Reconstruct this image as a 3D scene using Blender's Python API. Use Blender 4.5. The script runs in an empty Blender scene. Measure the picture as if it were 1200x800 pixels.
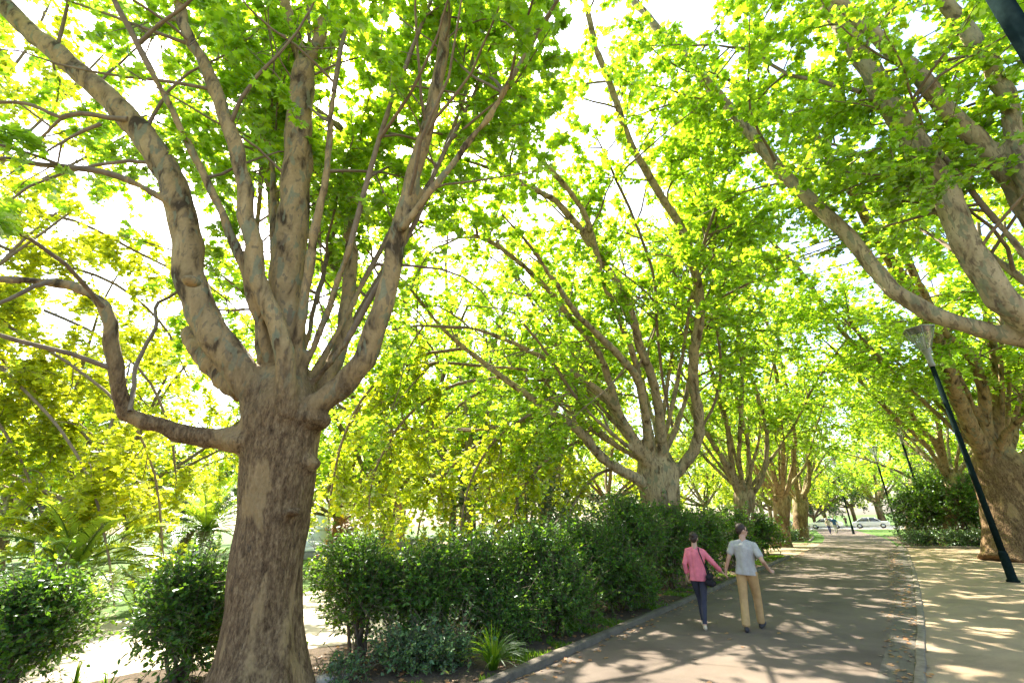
import bpy, math, random
import numpy as np
from mathutils import Vector, Matrix

RNG = np.random.default_rng(7)
random.seed(7)
C = bpy.context.scene.collection
PI = math.pi

# ------------------------------------------------------------------ camera numbers
FPX = 540.0; PITCH = math.atan(213/540); CAMH = 1.9; ROLL = math.radians(1.5)
def ray(u, v):
    x = (u-600)/FPX; y = (400-v)/FPX
    c, s = math.cos(ROLL), math.sin(ROLL)
    x2 = x*c + y*s; y2 = -x*s + y*c
    return np.array((x2, math.cos(PITCH)-y2*math.sin(PITCH), math.sin(PITCH)+y2*math.cos(PITCH)))
def at(u, v, Y):
    """world point at world-depth Y seen at photo pixel (u, v); also the camera depth"""
    d = ray(u, v); t = Y/d[1]
    return np.array((d[0]*t, Y, CAMH+d[2]*t)), t
def ground(u, v, z=0.0):
    d = ray(u, v); t = (z-CAMH)/d[2]
    return np.array((d[0]*t, d[1]*t, z))
PA = math.radians(37)
Dv = np.array((math.sin(PA), math.cos(PA))); Nv = np.array((math.cos(PA), -math.sin(PA)))
def sn(s, n, z=0.0):
    return np.array((Dv[0]*s+Nv[0]*n, Dv[1]*s+Nv[1]*n, z))
def to_sn(X, Y): return X*Dv[0]+Y*Dv[1], X*Nv[0]+Y*Nv[1]
def on_row(u, n):
    lo, hi = 628.0 if u < 200 else 617.0, 1000.0
    for _ in range(50):
        m = (lo+hi)/2; g = ground(u, m)
        if (to_sn(g[0], g[1])[1] < n) == (n < 0): lo = m
        else: hi = m
    return ground(u, (lo+hi)/2)
SUN_EL = math.radians(50.8); SUN_AZ = math.radians(-28.2)
SUN_DIR = np.array((math.sin(SUN_AZ)*math.cos(SUN_EL), math.cos(SUN_AZ)*math.cos(SUN_EL), math.sin(SUN_EL)))

# ------------------------------------------------------------------ object bookkeeping
def tag(o, label=None, cat=None, group=None, kind=None):
    if label: o['label'] = label
    if cat: o['category'] = cat
    if group: o['group'] = group
    if kind: o['kind'] = kind
    return o
def empty(name, loc, rz=0.0):
    o = bpy.data.objects.new(name, None); C.objects.link(o)
    o.location = tuple(float(x) for x in loc); o.rotation_euler = (0, 0, rz); o.empty_display_size = .2
    return o
def copy_tree(o, parent=None):
    c = o.copy(); C.objects.link(c)
    if parent: c.parent = parent
    for ch in list(o.children): copy_tree(ch, c)
    return c

def make_mesh(name, V, Fs, mats, parent=None, smooth=True, hue=None, matidx=None, loc=None):
    """V (n,3); Fs list of (m,k) int arrays; local coordinates of parent"""
    me = bpy.data.meshes.new(name)
    V = np.asarray(V, dtype=np.float32)
    if parent is not None and loc is None:
        # V given in world coordinates; parent is an unrotated, unscaled Empty
        V = V - np.array(parent.location, dtype=np.float32)
    me.vertices.add(len(V)); me.vertices.foreach_set('co', V.ravel())
    Fs = [np.asarray(f, dtype=np.int32) for f in Fs if len(f)]
    nl = sum(f.size for f in Fs); npoly = sum(len(f) for f in Fs)
    me.loops.add(nl); me.polygons.add(npoly)
    me.loops.foreach_set('vertex_index', np.concatenate([f.ravel() for f in Fs]))
    sizes = np.concatenate([np.full(len(f), f.shape[1], dtype=np.int32) for f in Fs])
    starts = np.concatenate([[0], np.cumsum(sizes)[:-1]]).astype(np.int32)
    me.polygons.foreach_set('loop_start', starts)
    if smooth: me.polygons.foreach_set('use_smooth', np.ones(npoly, dtype=bool))
    if not isinstance(mats, (list, tuple)): mats = [mats]
    for m in mats: me.materials.append(m)
    if matidx is not None: me.polygons.foreach_set('material_index', np.asarray(matidx, dtype=np.int32))
    if hue is not None:
        a = me.attributes.new('hue', 'FLOAT', 'POINT'); a.data.foreach_set('value', np.asarray(hue, dtype=np.float32))
    me.update(calc_edges=True); me.validate()
    o = bpy.data.objects.new(name, me); C.objects.link(o)
    if parent is not None: o.parent = parent
    return o

class MB:
    """collects pieces, then one mesh object"""
    def __init__(s): s.V = []; s.F = {}; s.n = 0; s.M = {}
    def add(s, V, Fs, mi=0):
        for f in Fs:
            f = np.asarray(f, dtype=np.int32)
            if not len(f): continue
            s.F.setdefault(f.shape[1], []).append(f+s.n); s.M.setdefault(f.shape[1], []).append(np.full(len(f), mi))
        s.V.append(np.asarray(V, dtype=np.float32)); s.n += len(V)
    def box(s, cx, cy, cz, sx, sy, sz, R=None, mi=0):
        v = np.array([(x, y, z) for x in (-.5, .5) for y in (-.5, .5) for z in (-.5, .5)])*np.array((sx, sy, sz))
        if R is not None: v = v @ np.asarray(R).T
        v = v+np.array((cx, cy, cz))
        s.add(v, [np.array([(0,1,3,2),(4,6,7,5),(0,4,5,1),(2,3,7,6),(0,2,6,4),(1,5,7,3)])], mi)
    def tube(s, P, R, sides=8, caps=True, mi=0, squash=None):
        V, F = tubes(np.asarray(P, float)[None], np.asarray(R, float)[None], sides)
        s.add(V, [F], mi)
        if caps:
            k = len(P)
            s.F.setdefault(sides, []).append(np.array([list(range(sides))[::-1]])+s.n-len(V)); s.M.setdefault(sides, []).append(np.array([mi]))
            s.F[sides].append(np.array([list(range((k-1)*sides, k*sides))])+s.n-len(V)); s.M[sides].append(np.array([mi]))
    def lathe(s, prof, sides=24, c=(0,0,0), mi=0):
        a = np.arange(sides)/sides*2*PI
        V = np.concatenate([np.stack([np.cos(a)*r+c[0], np.sin(a)*r+c[1], np.full(sides, z+c[2])], 1) for r, z in prof])
        i = np.arange(sides); j = (i+1) % sides; F = []
        for k in range(len(prof)-1): F.append(np.stack([k*sides+i, k*sides+j, (k+1)*sides+j, (k+1)*sides+i], 1))
        s.add(V, [np.concatenate(F)], mi)
        m = s.n-len(V)
        s.F.setdefault(sides, []); s.M.setdefault(sides, [])
        s.F[sides].append(np.array([list(range(sides))[::-1]])+m); s.M[sides].append(np.array([mi]))
        s.F[sides].append(np.array([[(len(prof)-1)*sides+q for q in range(sides)]])+m); s.M[sides].append(np.array([mi]))
    def build(s, name, mats, parent=None, smooth=True, hue=None, local=False):
        ks = sorted(s.F); Fs = [np.concatenate(s.F[k]) for k in ks]; M = np.concatenate([np.concatenate(s.M[k]) for k in ks])
        return make_mesh(name, np.concatenate(s.V), Fs, mats, parent, smooth, hue, M, loc=0 if local else None)

def norm(a): return a/np.maximum(np.linalg.norm(a, axis=-1, keepdims=True), 1e-9)
def tubes(P, R, sides, squash=None):
    """batch of tubes: P (N,k,3) R (N,k)"""
    N, k, _ = P.shape
    T = np.empty_like(P); T[:, 1:-1] = P[:, 2:]-P[:, :-2]; T[:, 0] = P[:, 1]-P[:, 0]; T[:, -1] = P[:, -1]-P[:, -2]
    T = norm(T)
    ref = np.where(np.abs(T[:, :1, 2:3]) > .9, np.array([1., 0, 0]), np.array([0, 0, 1.]))
    A = np.empty_like(P); a = norm(np.cross(T[:, 0], ref[:, 0])); A[:, 0] = a
    for i in range(1, k):
        a = norm(a - T[:, i]*np.sum(a*T[:, i], -1, keepdims=True)); A[:, i] = a
    B = np.cross(T, A)
    ang = np.arange(sides)/sides*2*PI
    V = P[:, :, None, :] + R[:, :, None, None]*(A[:, :, None, :]*np.cos(ang)[None, None, :, None] + B[:, :, None, :]*np.sin(ang)[None, None, :, None])
    base = (np.arange(N)*k*sides)[:, None, None]; i = np.arange(k-1)[None, :, None]*sides; q = np.arange(sides)[None, None, :]; q2 = (q+1) % sides
    F = np.stack([base+i+q, base+i+q2, base+i+sides+q2, base+i+sides+q], -1).reshape(-1, 4)
    return V.reshape(-1, 3), F

def spline(P, n):
    """resample polyline (k,c) with Catmull-Rom to n points, even in arc length"""
    P = np.asarray(P, float); k = len(P)
    if k == 2: return P[0]+(P[1]-P[0])*np.linspace(0, 1, n)[:, None]
    Q = np.vstack([2*P[0]-P[1], P, 2*P[-1]-P[-2]]); out = []
    for i in range(k-1):
        p0, p1, p2, p3 = Q[i:i+4]
        t = np.linspace(0, 1, 12, endpoint=False)[:, None]
        out.append(.5*((2*p1)+(-p0+p2)*t+(2*p0-5*p1+4*p2-p3)*t**2+(-p0+3*p1-3*p2+p3)*t**3))
    out = np.vstack(out+[P[-1:]])
    d = np.concatenate([[0], np.cumsum(np.linalg.norm(np.diff(out[:, :3], axis=0), axis=1))])
    tt = np.linspace(0, d[-1], n)
    return np.stack([np.interp(tt, d, out[:, c]) for c in range(out.shape[1])], 1)

# ------------------------------------------------------------------ materials
def mat(name):
    m = bpy.data.materials.new(name); m.use_nodes = True; nt = m.node_tree
    for n in list(nt.nodes): nt.nodes.remove(n)
    out = nt.nodes.new('ShaderNodeOutputMaterial')
    return m, nt, out
class N:
    def __init__(s, nt): s.nt = nt
    def node(s, t, **k):
        n = s.nt.nodes.new(t)
        for a, b in k.items(): setattr(n, a, b)
        return n
    def link(s, a, b): s.nt.links.new(a, b)
    def coord(s, kind='Object', scale=(1,1,1)):
        t = s.node('ShaderNodeTexCoord'); m = s.node('ShaderNodeMapping'); m.inputs['Scale'].default_value = scale
        s.link(t.outputs[kind], m.inputs[0]); return m.outputs[0]
    def noise(s, vec, scale, detail=4, rough=.55, dist=0):
        n = s.node('ShaderNodeTexNoise'); n.inputs['Scale'].default_value = scale; n.inputs['Detail'].default_value = detail
        n.inputs['Roughness'].default_value = rough; n.inputs['Distortion'].default_value = dist
        if vec is not None: s.link(vec, n.inputs['Vector'])
        return n.outputs['Fac']
    def ramp(s, fac, stops, interp='LINEAR'):
        r = s.node('ShaderNodeValToRGB'); r.color_ramp.interpolation = interp
        e = r.color_ramp.elements
        while len(e) < len(stops): e.new(.5)
        for x, (p, c) in zip(e, stops):
            x.position = p; x.color = (c, c, c, 1) if isinstance(c, (int, float)) else (*c, 1)
        s.link(fac, r.inputs[0]); return r.outputs[0]
    def mix(s, fac, a, b, mode='MIX'):
        m = s.node('ShaderNodeMix', data_type='RGBA', blend_type=mode)
        for sock, val in ((m.inputs['Factor'], fac), (m.inputs[6], a), (m.inputs[7], b)):
            if isinstance(val, (int, float)): sock.default_value = val
            elif isinstance(val, tuple): sock.default_value = (*val, 1)
            else: s.link(val, sock)
        return m.outputs[2]
    def math(s, op, a, b=0.0):
        m = s.node('ShaderNodeMath', operation=op)
        for sock, val in ((m.inputs[0], a), (m.inputs[1], b)):
            if isinstance(val, (int, float)): sock.default_value = val
            else: s.link(val, sock)
        return m.outputs[0]
    def bump(s, h, strength=.5, dist=.02, normal=None):
        b = s.node('ShaderNodeBump'); b.inputs['Strength'].default_value = strength; b.inputs['Distance'].default_value = dist
        s.link(h, b.inputs['Height'])
        if normal is not None: s.link(normal, b.inputs['Normal'])
        return b.outputs[0]
    def principled(s, col, rough=.8, normal=None, spec=.3, metal=0):
        p = s.node('ShaderNodeBsdfPrincipled')
        if isinstance(col, tuple): p.inputs['Base Color'].default_value = (*col, 1)
        else: s.link(col, p.inputs['Base Color'])
        if isinstance(rough, (int, float)): p.inputs['Roughness'].default_value = rough
        else: s.link(rough, p.inputs['Roughness'])
        p.inputs['Specular IOR Level'].default_value = spec; p.inputs['Metallic'].default_value = metal
        if normal is not None: s.link(normal, p.inputs['Normal'])
        return p.outputs[0]

def simple(name, col, rough=.7, var=.25, scale=6, bump=.3, bdist=.01, spec=.3, metal=0):
    m, nt, out = mat(name); n = N(nt); co = n.coord()
    f = n.noise(co, scale, 5)
    c2 = tuple(x*(1-var) for x in col); c3 = tuple(min(1, x*(1+var)) for x in col)
    c = n.ramp(f, [(.3, c2), (.7, c3)])
    b = n.bump(n.noise(co, scale*6, 4), bump, bdist)
    n.link(n.principled(c, rough, b, spec, metal), out.inputs[0]); return m

def leaf_mat(name, refl, trans, share=.55, gloss=.06, rough=.45, vary=.35, yellow=(.5, .42, .03)):
    """thin leaf: reflects one colour, lets another through; hue attribute varies leaf by leaf"""
    m, nt, out = mat(name); n = N(nt)
    a = n.node('ShaderNodeAttribute', attribute_name='hue')
    h = a.outputs['Fac']
    big = n.noise(n.coord(scale=(.35, .35, .35)), 1.0, 2)
    hv = n.math('ADD', n.math('MULTIPLY', h, .7), n.math('MULTIPLY', big, .3))
    def tri(c, y):
        lo = tuple(x*(1-vary) for x in c); hi = (min(1, c[0]*1.45), min(1, c[1]*(1+vary*.5)), c[2])
        return n.ramp(hv, [(.15, lo), (.5, c), (.8, hi), (.97, y)])
    dr = n.node('ShaderNodeBsdfDiffuse'); n.link(tri(refl, tuple(x*.5 for x in yellow)), dr.inputs[0])
    tr = n.node('ShaderNodeBsdfTranslucent'); n.link(tri(trans, yellow), tr.inputs[0])
    mx = n.node('ShaderNodeMixShader'); mx.inputs[0].default_value = share
    n.link(dr.outputs[0], mx.inputs[1]); n.link(tr.outputs[0], mx.inputs[2])
    gl = n.node('ShaderNodeBsdfGlossy'); gl.inputs['Roughness'].default_value = rough; gl.inputs[0].default_value = (.9, .95, 1, 1)
    fr = n.node('ShaderNodeFresnel'); fr.inputs[0].default_value = 1.4
    g = n.math('MULTIPLY', fr.outputs[0], gloss*10)
    m2 = n.node('ShaderNodeMixShader'); n.link(g, m2.inputs[0]); n.link(mx.outputs[0], m2.inputs[1]); n.link(gl.outputs[0], m2.inputs[2])
    n.link(m2.outputs[0], out.inputs[0]); return m

def bark_plane(name, pale=(.36, .245, .115), mid=(.18, .12, .058), dark=(.07, .047, .025), rough_below=3.9):
    """plane-tree bark: rough brown flakes on the lower trunk, pale peeling patches above"""
    m, nt, out = mat(name); n = N(nt)
    geo = n.node('ShaderNodeNewGeometry'); sep = n.node('ShaderNodeSeparateXYZ'); n.link(geo.outputs['Position'], sep.inputs[0])
    co = n.coord()
    st = n.coord(scale=(1, 1, .35))
    # patches
    pa = n.noise(st, 5.0, 4, .55, .5); pb = n.noise(st, 12, 3, .6, .7); pc = n.noise(co, 22, 4, .6)
    upper = n.ramp(pa, [(.36, tuple(x*.95 for x in dark)), (.42, mid), (.47, tuple(x*.8 for x in pale)), (.60, pale), (.8, (.44, .33, .18))])
    spots = n.ramp(pb, [(.56, 0.), (.60, 1.)])
    upper = n.mix(n.math('MULTIPLY', spots, .8), upper, (.17, .125, .075))
    spots2 = n.ramp(n.noise(st, 8.0, 3, .5, .4), [(.58, 0.), (.61, 1.)])
    upper = n.mix(n.math('MULTIPLY', spots2, .75), upper, (.19, .19, .115))
    # rough lower bark
    vo = n.node('ShaderNodeTexVoronoi'); vo.inputs['Scale'].default_value = 26; n.link(n.coord(scale=(1, 1, .4)), vo.inputs['Vector'])
    f1 = n.math('ADD', n.math('MULTIPLY', n.noise(st, 15, 6, .7, .4), .55), n.math('MULTIPLY', n.noise(st, 48, 5, .75, .3), .45))
    low = n.ramp(f1, [(.34, (.025, .014, .007)), (.45, (.115, .068, .033)), (.53, (.20, .125, .062)), (.65, (.36, .24, .12))])
    pl = n.ramp(n.noise(st, 2.4, 4, .6, .3), [(.57, 0.), (.61, 1.)])
    low = n.mix(n.math('MULTIPLY', pl, .65), low, (.38, .25, .115))
    sc = n.ramp(n.noise(st, 3.1, 4, .6, .5), [(.30, 1.), (.345, 0.)])
    low = n.mix(n.math('MULTIPLY', sc, .75), low, (.03, .022, .012))
    cr = n.ramp(n.noise(n.coord(scale=(1, 1, .22)), 11, 5, .75, 1.2), [(.33, 1.), (.40, 0.)])
    low = n.mix(n.math('MULTIPLY', cr, .8), low, (.045, .032, .022))
    zz = n.math('ADD', sep.outputs['Z'], n.math('MULTIPLY', n.noise(co, 1.6, 3), 2.2))
    mr = n.node('ShaderNodeMapRange'); mr.inputs[1].default_value = rough_below+.6; mr.inputs[2].default_value = rough_below+1.7
    n.link(zz, mr.inputs[0])
    col = n.mix(mr.outputs[0], low, upper)
    col = n.mix(.35, col, n.ramp(pc, [(.3, .45), (.7, 1.)]), 'MULTIPLY')
    hgt = n.math('ADD', n.math('MULTIPLY', f1, 1.0), n.math('MULTIPLY', vo.outputs['Distance'], .6))
    h2 = n.math('ADD', n.math('MULTIPLY', pa, .5), n.math('MULTIPLY', pc, .3))
    hm = n.mix(mr.outputs[0], hgt, h2)
    b = n.bump(hm, .9, .045)
    n.link(n.principled(col, .85, b, .15), out.inputs[0]); return m

M = {}
M['bark'] = bark_plane('plane_bark')
M['bark_far'] = bark_plane('plane_bark_sunlit', pale=(.42, .32, .18), mid=(.28, .205, .11), dark=(.11, .075, .042), rough_below=2.2)  # paler copy of the bark: sunlight on the trunks put into the colour
M['bark_r'] = bark_plane('plane_bark_smooth', pale=(.40, .31, .18), mid=(.30, .22, .125), dark=(.14, .10, .065), rough_below=1.5)
M['twig'] = simple('twig_bark', (.19, .135, .085), .85, .3, 8, .4, .01)
M['stem'] = simple('shrub_stem', (.13, .095, .06), .85, .3, 14, .4, .006)
M['leaf'] = leaf_mat('plane_leaf', (.10, .17, .015), (.54, .84, .025), .62, .02)
M['leaf_warm'] = leaf_mat('plane_leaf_turning', (.15, .19, .02), (.70, .88, .02), .62, .02, yellow=(.85, .55, .03))
M['leaf_gold'] = leaf_mat('plane_leaf_gold', (.18, .19, .02), (.76, .86, .02), .62, .02, yellow=(.9, .6, .03))
M['leaf_dark'] = leaf_mat('evergreen_leaf', (.035, .085, .018), (.10, .24, .02), .35, .05, .35, yellow=(.3, .4, .03))
M['leaf_gloss'] = leaf_mat('camellia_leaf', (.05, .12, .016), (.26, .54, .02), .38, .05, .32, yellow=(.25, .4, .04))
M['leaf_palm'] = leaf_mat('palm_leaflet', (.14, .22, .03), (.50, .72, .04), .5, .06, .35)
M['leaf_blue'] = leaf_mat('eucalypt_leaf', (.07, .11, .08), (.15, .22, .12), .35, .05, .4)
M['grassblade'] = leaf_mat('grass_blade', (.07, .14, .015), (.28, .50, .02), .5, .008)
M['leaf_pale'] = leaf_mat('groundcover_leaf', (.10, .19, .06), (.22, .42, .05), .35, .08, .35)
M['litter'] = leaf_mat('dry_leaf', (.30, .16, .07), (.45, .25, .08), .25, .03, .5, yellow=(.6, .4, .1))

def ground_mat(name, stops, scale, fine, bump=.4, bd=.01, speck=None, rough=.9):
    m, nt, out = mat(name); n = N(nt); co = n.coord('Object')
    f = n.noise(co, scale, 6, .6); g = n.noise(co, fine, 4, .7)
    mixf = n.math('ADD', n.math('MULTIPLY', f, .62), n.math('MULTIPLY', g, .38))
    c = n.ramp(mixf, stops)
    if speck is not None:
        s = n.ramp(n.noise(co, speck[0], 3, .8), [(speck[1], 0.), (speck[1]+.03, 1.)])
        c = n.mix(s, c, speck[2])
    st = n.ramp(n.noise(co, .45, 5, .65, .6), [(.34, (.74, .74, .76)), (.5, (1., 1., 1.)), (.68, (1.12, 1.1, 1.06))])
    c = n.mix(1.0, c, st, 'MULTIPLY')
    b = n.bump(g, bump, bd, n.bump(n.noise(co, fine*4, 3, .8), bump*.6, bd*.4))
    n.link(n.principled(c, rough, b, .2), out.inputs[0]); return m
M['asphalt'] = ground_mat('asphalt', [(.3, (.088, .066, .049)), (.5, (.122, .094, .072)), (.7, (.16, .127, .10))], .9, 60, .5, .006, (180, .66, (.34, .27, .21)))
M['gravel'] = ground_mat('sandy_gravel', [(.3, (.21, .15, .092)), (.5, (.27, .20, .125)), (.7, (.33, .255, .165))], .7, 45, .6, .012, (120, .64, (.50, .45, .34)))
M['sand'] = ground_mat('pale_sand', [(.3, (.42, .35, .26)), (.7, (.52, .45, .34))], .5, 30, .4, .01)
M['soil'] = ground_mat('bed_soil', [(.3, (.055, .038, .024)), (.5, (.10, .07, .045)), (.7, (.17, .125, .08))], 2.2, 25, .9, .03, (40, .62, (.24, .15, .08)))
M['lawn'] = ground_mat('lawn', [(.3, (.045, .09, .014)), (.5, (.065, .125, .018)), (.7, (.10, .16, .028))], .4, 30, .8, .03)
M['road'] = ground_mat('street_asphalt', [(.3, (.16, .16, .16)), (.7, (.23, .23, .22))], .5, 20, .3, .006)
M['kerb'] = simple('kerb_stone', (.095, .078, .058), .85, .35, 5, .8, .02)
M['kerb_pale'] = simple('kerb_concrete', (.16, .128, .096), .85, .4, 7, .6, .01)
M['gutter'] = simple('gutter_stone', (.10, .082, .064), .8, .3, 6, .7, .012)
M['rock'] = simple('rock', (.42, .37, .29), .9, .3, 5, .9, .03)
M['white_stone'] = simple('white_stone', (.72, .70, .68), .7, .1, 5, .4, .01)
M['grey_stone'] = simple('grey_stone', (.32, .30, .28), .85, .25, 5, .6, .02)
M['lamp_green'] = simple('lamp_green_paint', (.009, .016, .015), .8, .3, 12, .1, .004, .0)
M['lamp_pale'] = simple('lamp_sunlit_pale', (.26, .25, .23), .5, .15, 12, .2, .004, .5)  # sunlit look of the lamp collar is put into this pale tone

def glass_mat(name, col, alpha):
    m, nt, out = mat(name); n = N(nt)
    d = n.node('ShaderNodeBsdfTranslucent'); d.inputs[0].default_value = (*col, 1)
    d2 = n.node('ShaderNodeBsdfTransparent'); g = n.node('ShaderNodeBsdfGlossy'); g.inputs['Roughness'].default_value = .08
    m1 = n.node('ShaderNodeMixShader'); m1.inputs[0].default_value = alpha; n.link(d2.outputs[0], m1.inputs[1]); n.link(d.outputs[0], m1.inputs[2])
    m2 = n.node('ShaderNodeMixShader'); m2.inputs[0].default_value = .12; n.link(m1.outputs[0], m2.inputs[1]); n.link(g.outputs[0], m2.inputs[2])
    n.link(m2.outputs[0], out.inputs[0]); return m
M['lantern_glass'] = glass_mat('lantern_glass', (.40, .42, .38), .5)
M['car_glass'] = simple('car_glass', (.03, .035, .04), .1, .1, 2, 0, .001, .8)
M['tyre'] = simple('tyre_rubber', (.02, .02, .02), .8, .2, 20, .3, .004)
M['rim'] = simple('wheel_rim', (.5, .5, .52), .3, .1, 8, .1, .002, .6, .8)

# ------------------------------------------------------------------ leaves
def T_leaf0():
    R = [(0, 0), (.20, -.07), (.50, .12), (.27, .27), (.60, .60), (.22, .55), (0, 1.0)]
    V = [(x, y) for x, y in R]+[(-x, y) for x, y in R[1:-1]]
    V = np.array([(x, y, -.35*x*x-.22*y*y+.10*abs(x)) for x, y in V])
    return V, [np.array([(0, 1, 2, 3, 4, 5, 6), (6, 11, 10, 9, 8, 7, 0)])]
def T_leaf1():
    R = [(0, 0), (.45, .05), (.25, .32), (.55, .60), (0, 1.0)]
    V = [(x, y) for x, y in R]+[(-x, y) for x, y in R[1:-1]]
    V = np.array([(x, y, .16*abs(x)-.25*y*y) for x, y in V])
    return V, [np.array([(0, 1, 2, 3, 4), (4, 7, 6, 5, 0)])]
def T_kite():
    V = np.array([(0, 0, 0), (.5, .45, .08), (0, 1, -.18), (-.5, .45, .08)])
    return V, [np.array([(0, 1, 2), (0, 2, 3)])]
def T_oval():
    V = np.array([(0, 0, 0), (.25, .3, .05), (.22, .68, .0), (0, 1, -.12), (-.22, .68, .0), (-.25, .3, .05)])
    return V, [np.array([(0, 1, 2, 3), (3, 4, 5, 0)])]
LEAF = dict(l0=T_leaf0(), l1=T_leaf1(), kite=T_kite(), oval=T_oval())

def place_leaves(P, size, lod='l1', up=.75, rng=RNG, dirs=None, hue=None):
    """P (N,3) base points; leaf blades roughly level with random tilt, or along dirs"""
    T, F = LEAF[lod]; n = len(P)
    nz = norm(np.stack([rng.normal(0, 1, n), rng.normal(0, 1, n), np.abs(rng.normal(0, 1, n))*.6+up*2.0], 1))
    if dirs is None:
        a = rng.uniform(0, 2*PI, n); y = np.stack([np.cos(a), np.sin(a), rng.uniform(-.9, .1, n)], 1)
    else: y = dirs
    y = norm(y - nz*np.sum(y*nz, -1, keepdims=True)); x = np.cross(y, nz)
    s = size*rng.uniform(.6, 1.25, n)[:, None, None]
    V = P[:, None, :] + s*(T[None, :, 0:1]*x[:, None, :] + T[None, :, 1:2]*y[:, None, :] + T[None, :, 2:3]*nz[:, None, :])
    m = len(T); off = (np.arange(n)*m)[:, None, None]
    Fs = [(f[None]+off).reshape(-1, f.shape[1]) for f in F]
    if hue is None: hue = rng.random(n)
    return V.reshape(-1, 3), Fs, np.repeat(hue, m)

def children_of(P, R, per_len, tmin, length, rng, spread=1.0, up=.15, k=5, droop=.12, rscale=.45, wob=.18, keep=.55):
    """grow child branches from a batch of parents P (N,k,3)"""
    seg = np.linalg.norm(np.diff(P, axis=1), axis=2).sum(1)
    cnt = rng.poisson(seg*per_len*(1-tmin))+1
    idx = np.repeat(np.arange(len(P)), cnt); M_ = len(idx)
    t = tmin+(1-tmin)*rng.random(M_); kk = P.shape[1]
    f = t*(kk-1); i = np.minimum(f.astype(int), kk-2); w = (f-i)[:, None]
    pos = P[idx, i]*(1-w)+P[idx, i+1]*w; tan = norm(P[idx, i+1]-P[idx, i]); r = R[idx, i]*(1-w[:, 0])+R[idx, i+1]*w[:, 0]
    rnd = rng.normal(0, 1, (M_, 3)); rnd = norm(rnd-tan*np.sum(rnd*tan, -1, keepdims=True))
    d = norm(tan*keep+rnd*spread+np.array([0, 0, up]))
    L = length*rng.uniform(.5, 1.2, M_)*(1.1-.35*t)
    Q = np.empty((M_, k, 3)); Q[:, 0] = pos
    for j in range(1, k):
        d = norm(d+rng.normal(0, wob, (M_, 3))+np.array([0, 0, -droop]))
        Q[:, j] = Q[:, j-1]+d*(L/(k-1))[:, None]
    r0 = np.minimum(r*.8, np.maximum(.006, rscale*L*.03))
    return Q, r0[:, None]*np.linspace(1, .25, k)[None, :]

def leaf_points(P, per_len, rng, jitter=.05):
    seg = np.linalg.norm(np.diff(P, axis=1), axis=2).sum(1)
    cnt = rng.poisson(seg*per_len)+1; idx = np.repeat(np.arange(len(P)), cnt); m = len(idx)
    t = rng.random(m)**.8; kk = P.shape[1]; f = t*(kk-1); i = np.minimum(f.astype(int), kk-2); w = (f-i)[:, None]
    return P[idx, i]*(1-w)+P[idx, i+1]*w+rng.normal(0, jitter, (m, 3))

def merge_remesh(name, pieces, voxel, material, parent, smooth_it=4, disp=0.0):
    """pieces: MB with closed overlapping solids -> one continuous skin"""
    tmp = pieces.build(name+'_tmp', material)
    md = tmp.modifiers.new('r', 'REMESH'); md.mode = 'VOXEL'; md.voxel_size = voxel; md.use_smooth_shade = True
    sm = tmp.modifiers.new('s', 'SMOOTH'); sm.factor = .5; sm.iterations = smooth_it
    dg = bpy.context.evaluated_depsgraph_get(); ev = tmp.evaluated_get(dg)
    me = bpy.data.meshes.new_from_object(ev)
    bpy.data.objects.remove(tmp)
    n = len(me.vertices); co = np.empty(n*3, dtype=np.float32); me.vertices.foreach_get('co', co); co = co.reshape(-1, 3)
    if disp > 0:
        no = np.empty(n*3, dtype=np.float32); me.vertices.foreach_get('normal', no); no = no.reshape(-1, 3)
        h = (np.sin(co[:, 0]*9+np.sin(co[:, 2]*3.1)*2)*np.sin(co[:, 1]*8+np.cos(co[:, 2]*2.3)*2)+.6*np.sin(co[:, 2]*5+co[:, 0]*4)*np.sin(co[:, 0]*17+co[:, 1]*15))
        co = co+no*(h*disp)[:, None]
    if parent is not None: co = co-np.array(parent.location, dtype=np.float32)
    me.vertices.foreach_set('co', co.ravel()); me.update()
    me.materials.clear(); me.materials.append(material)
    me.polygons.foreach_set('use_smooth', np.ones(len(me.polygons), dtype=bool))
    me.name = name
    o = bpy.data.objects.new(name, me); C.objects.link(o)
    if parent is not None: o.parent = parent
    return o

def limb_px(pts, Y0, Y1, w0, w1, ext=0.0, up=.0, ease=1.0):
    w0 *= .88; w1 *= .9
    """limb read off the photo: [(u,v)...] from depth Y0 to Y1, width in photo pixels w0 -> w1"""
    k = len(pts); L = np.concatenate([[0], np.cumsum([math.dist(pts[i], pts[i+1]) for i in range(k-1)])]); L = L/L[-1]
    out = []
    for (u, v), t in zip(pts, L):
        p, dep = at(u, v, Y0+(Y1-Y0)*t**ease); off = math.hypot((u-600)/FPX, 0)
        out.append((*p, (w0+(w1-w0)*t)/2*dep/FPX/math.sqrt(1+.5*off*off)))
    out = np.array(out)
    if ext > 0:
        d = norm(out[-1, :3]-out[-2, :3]); d = norm(d+np.array((0, 0, up)))
        out = np.vstack([out, [*(out[-1, :3]+d*ext*.5), out[-1, 3]*.6], [*(out[-1, :3]+norm(d-np.array((0, 0, .12)))*ext), out[-1, 3]*.25]])
    return out

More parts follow.
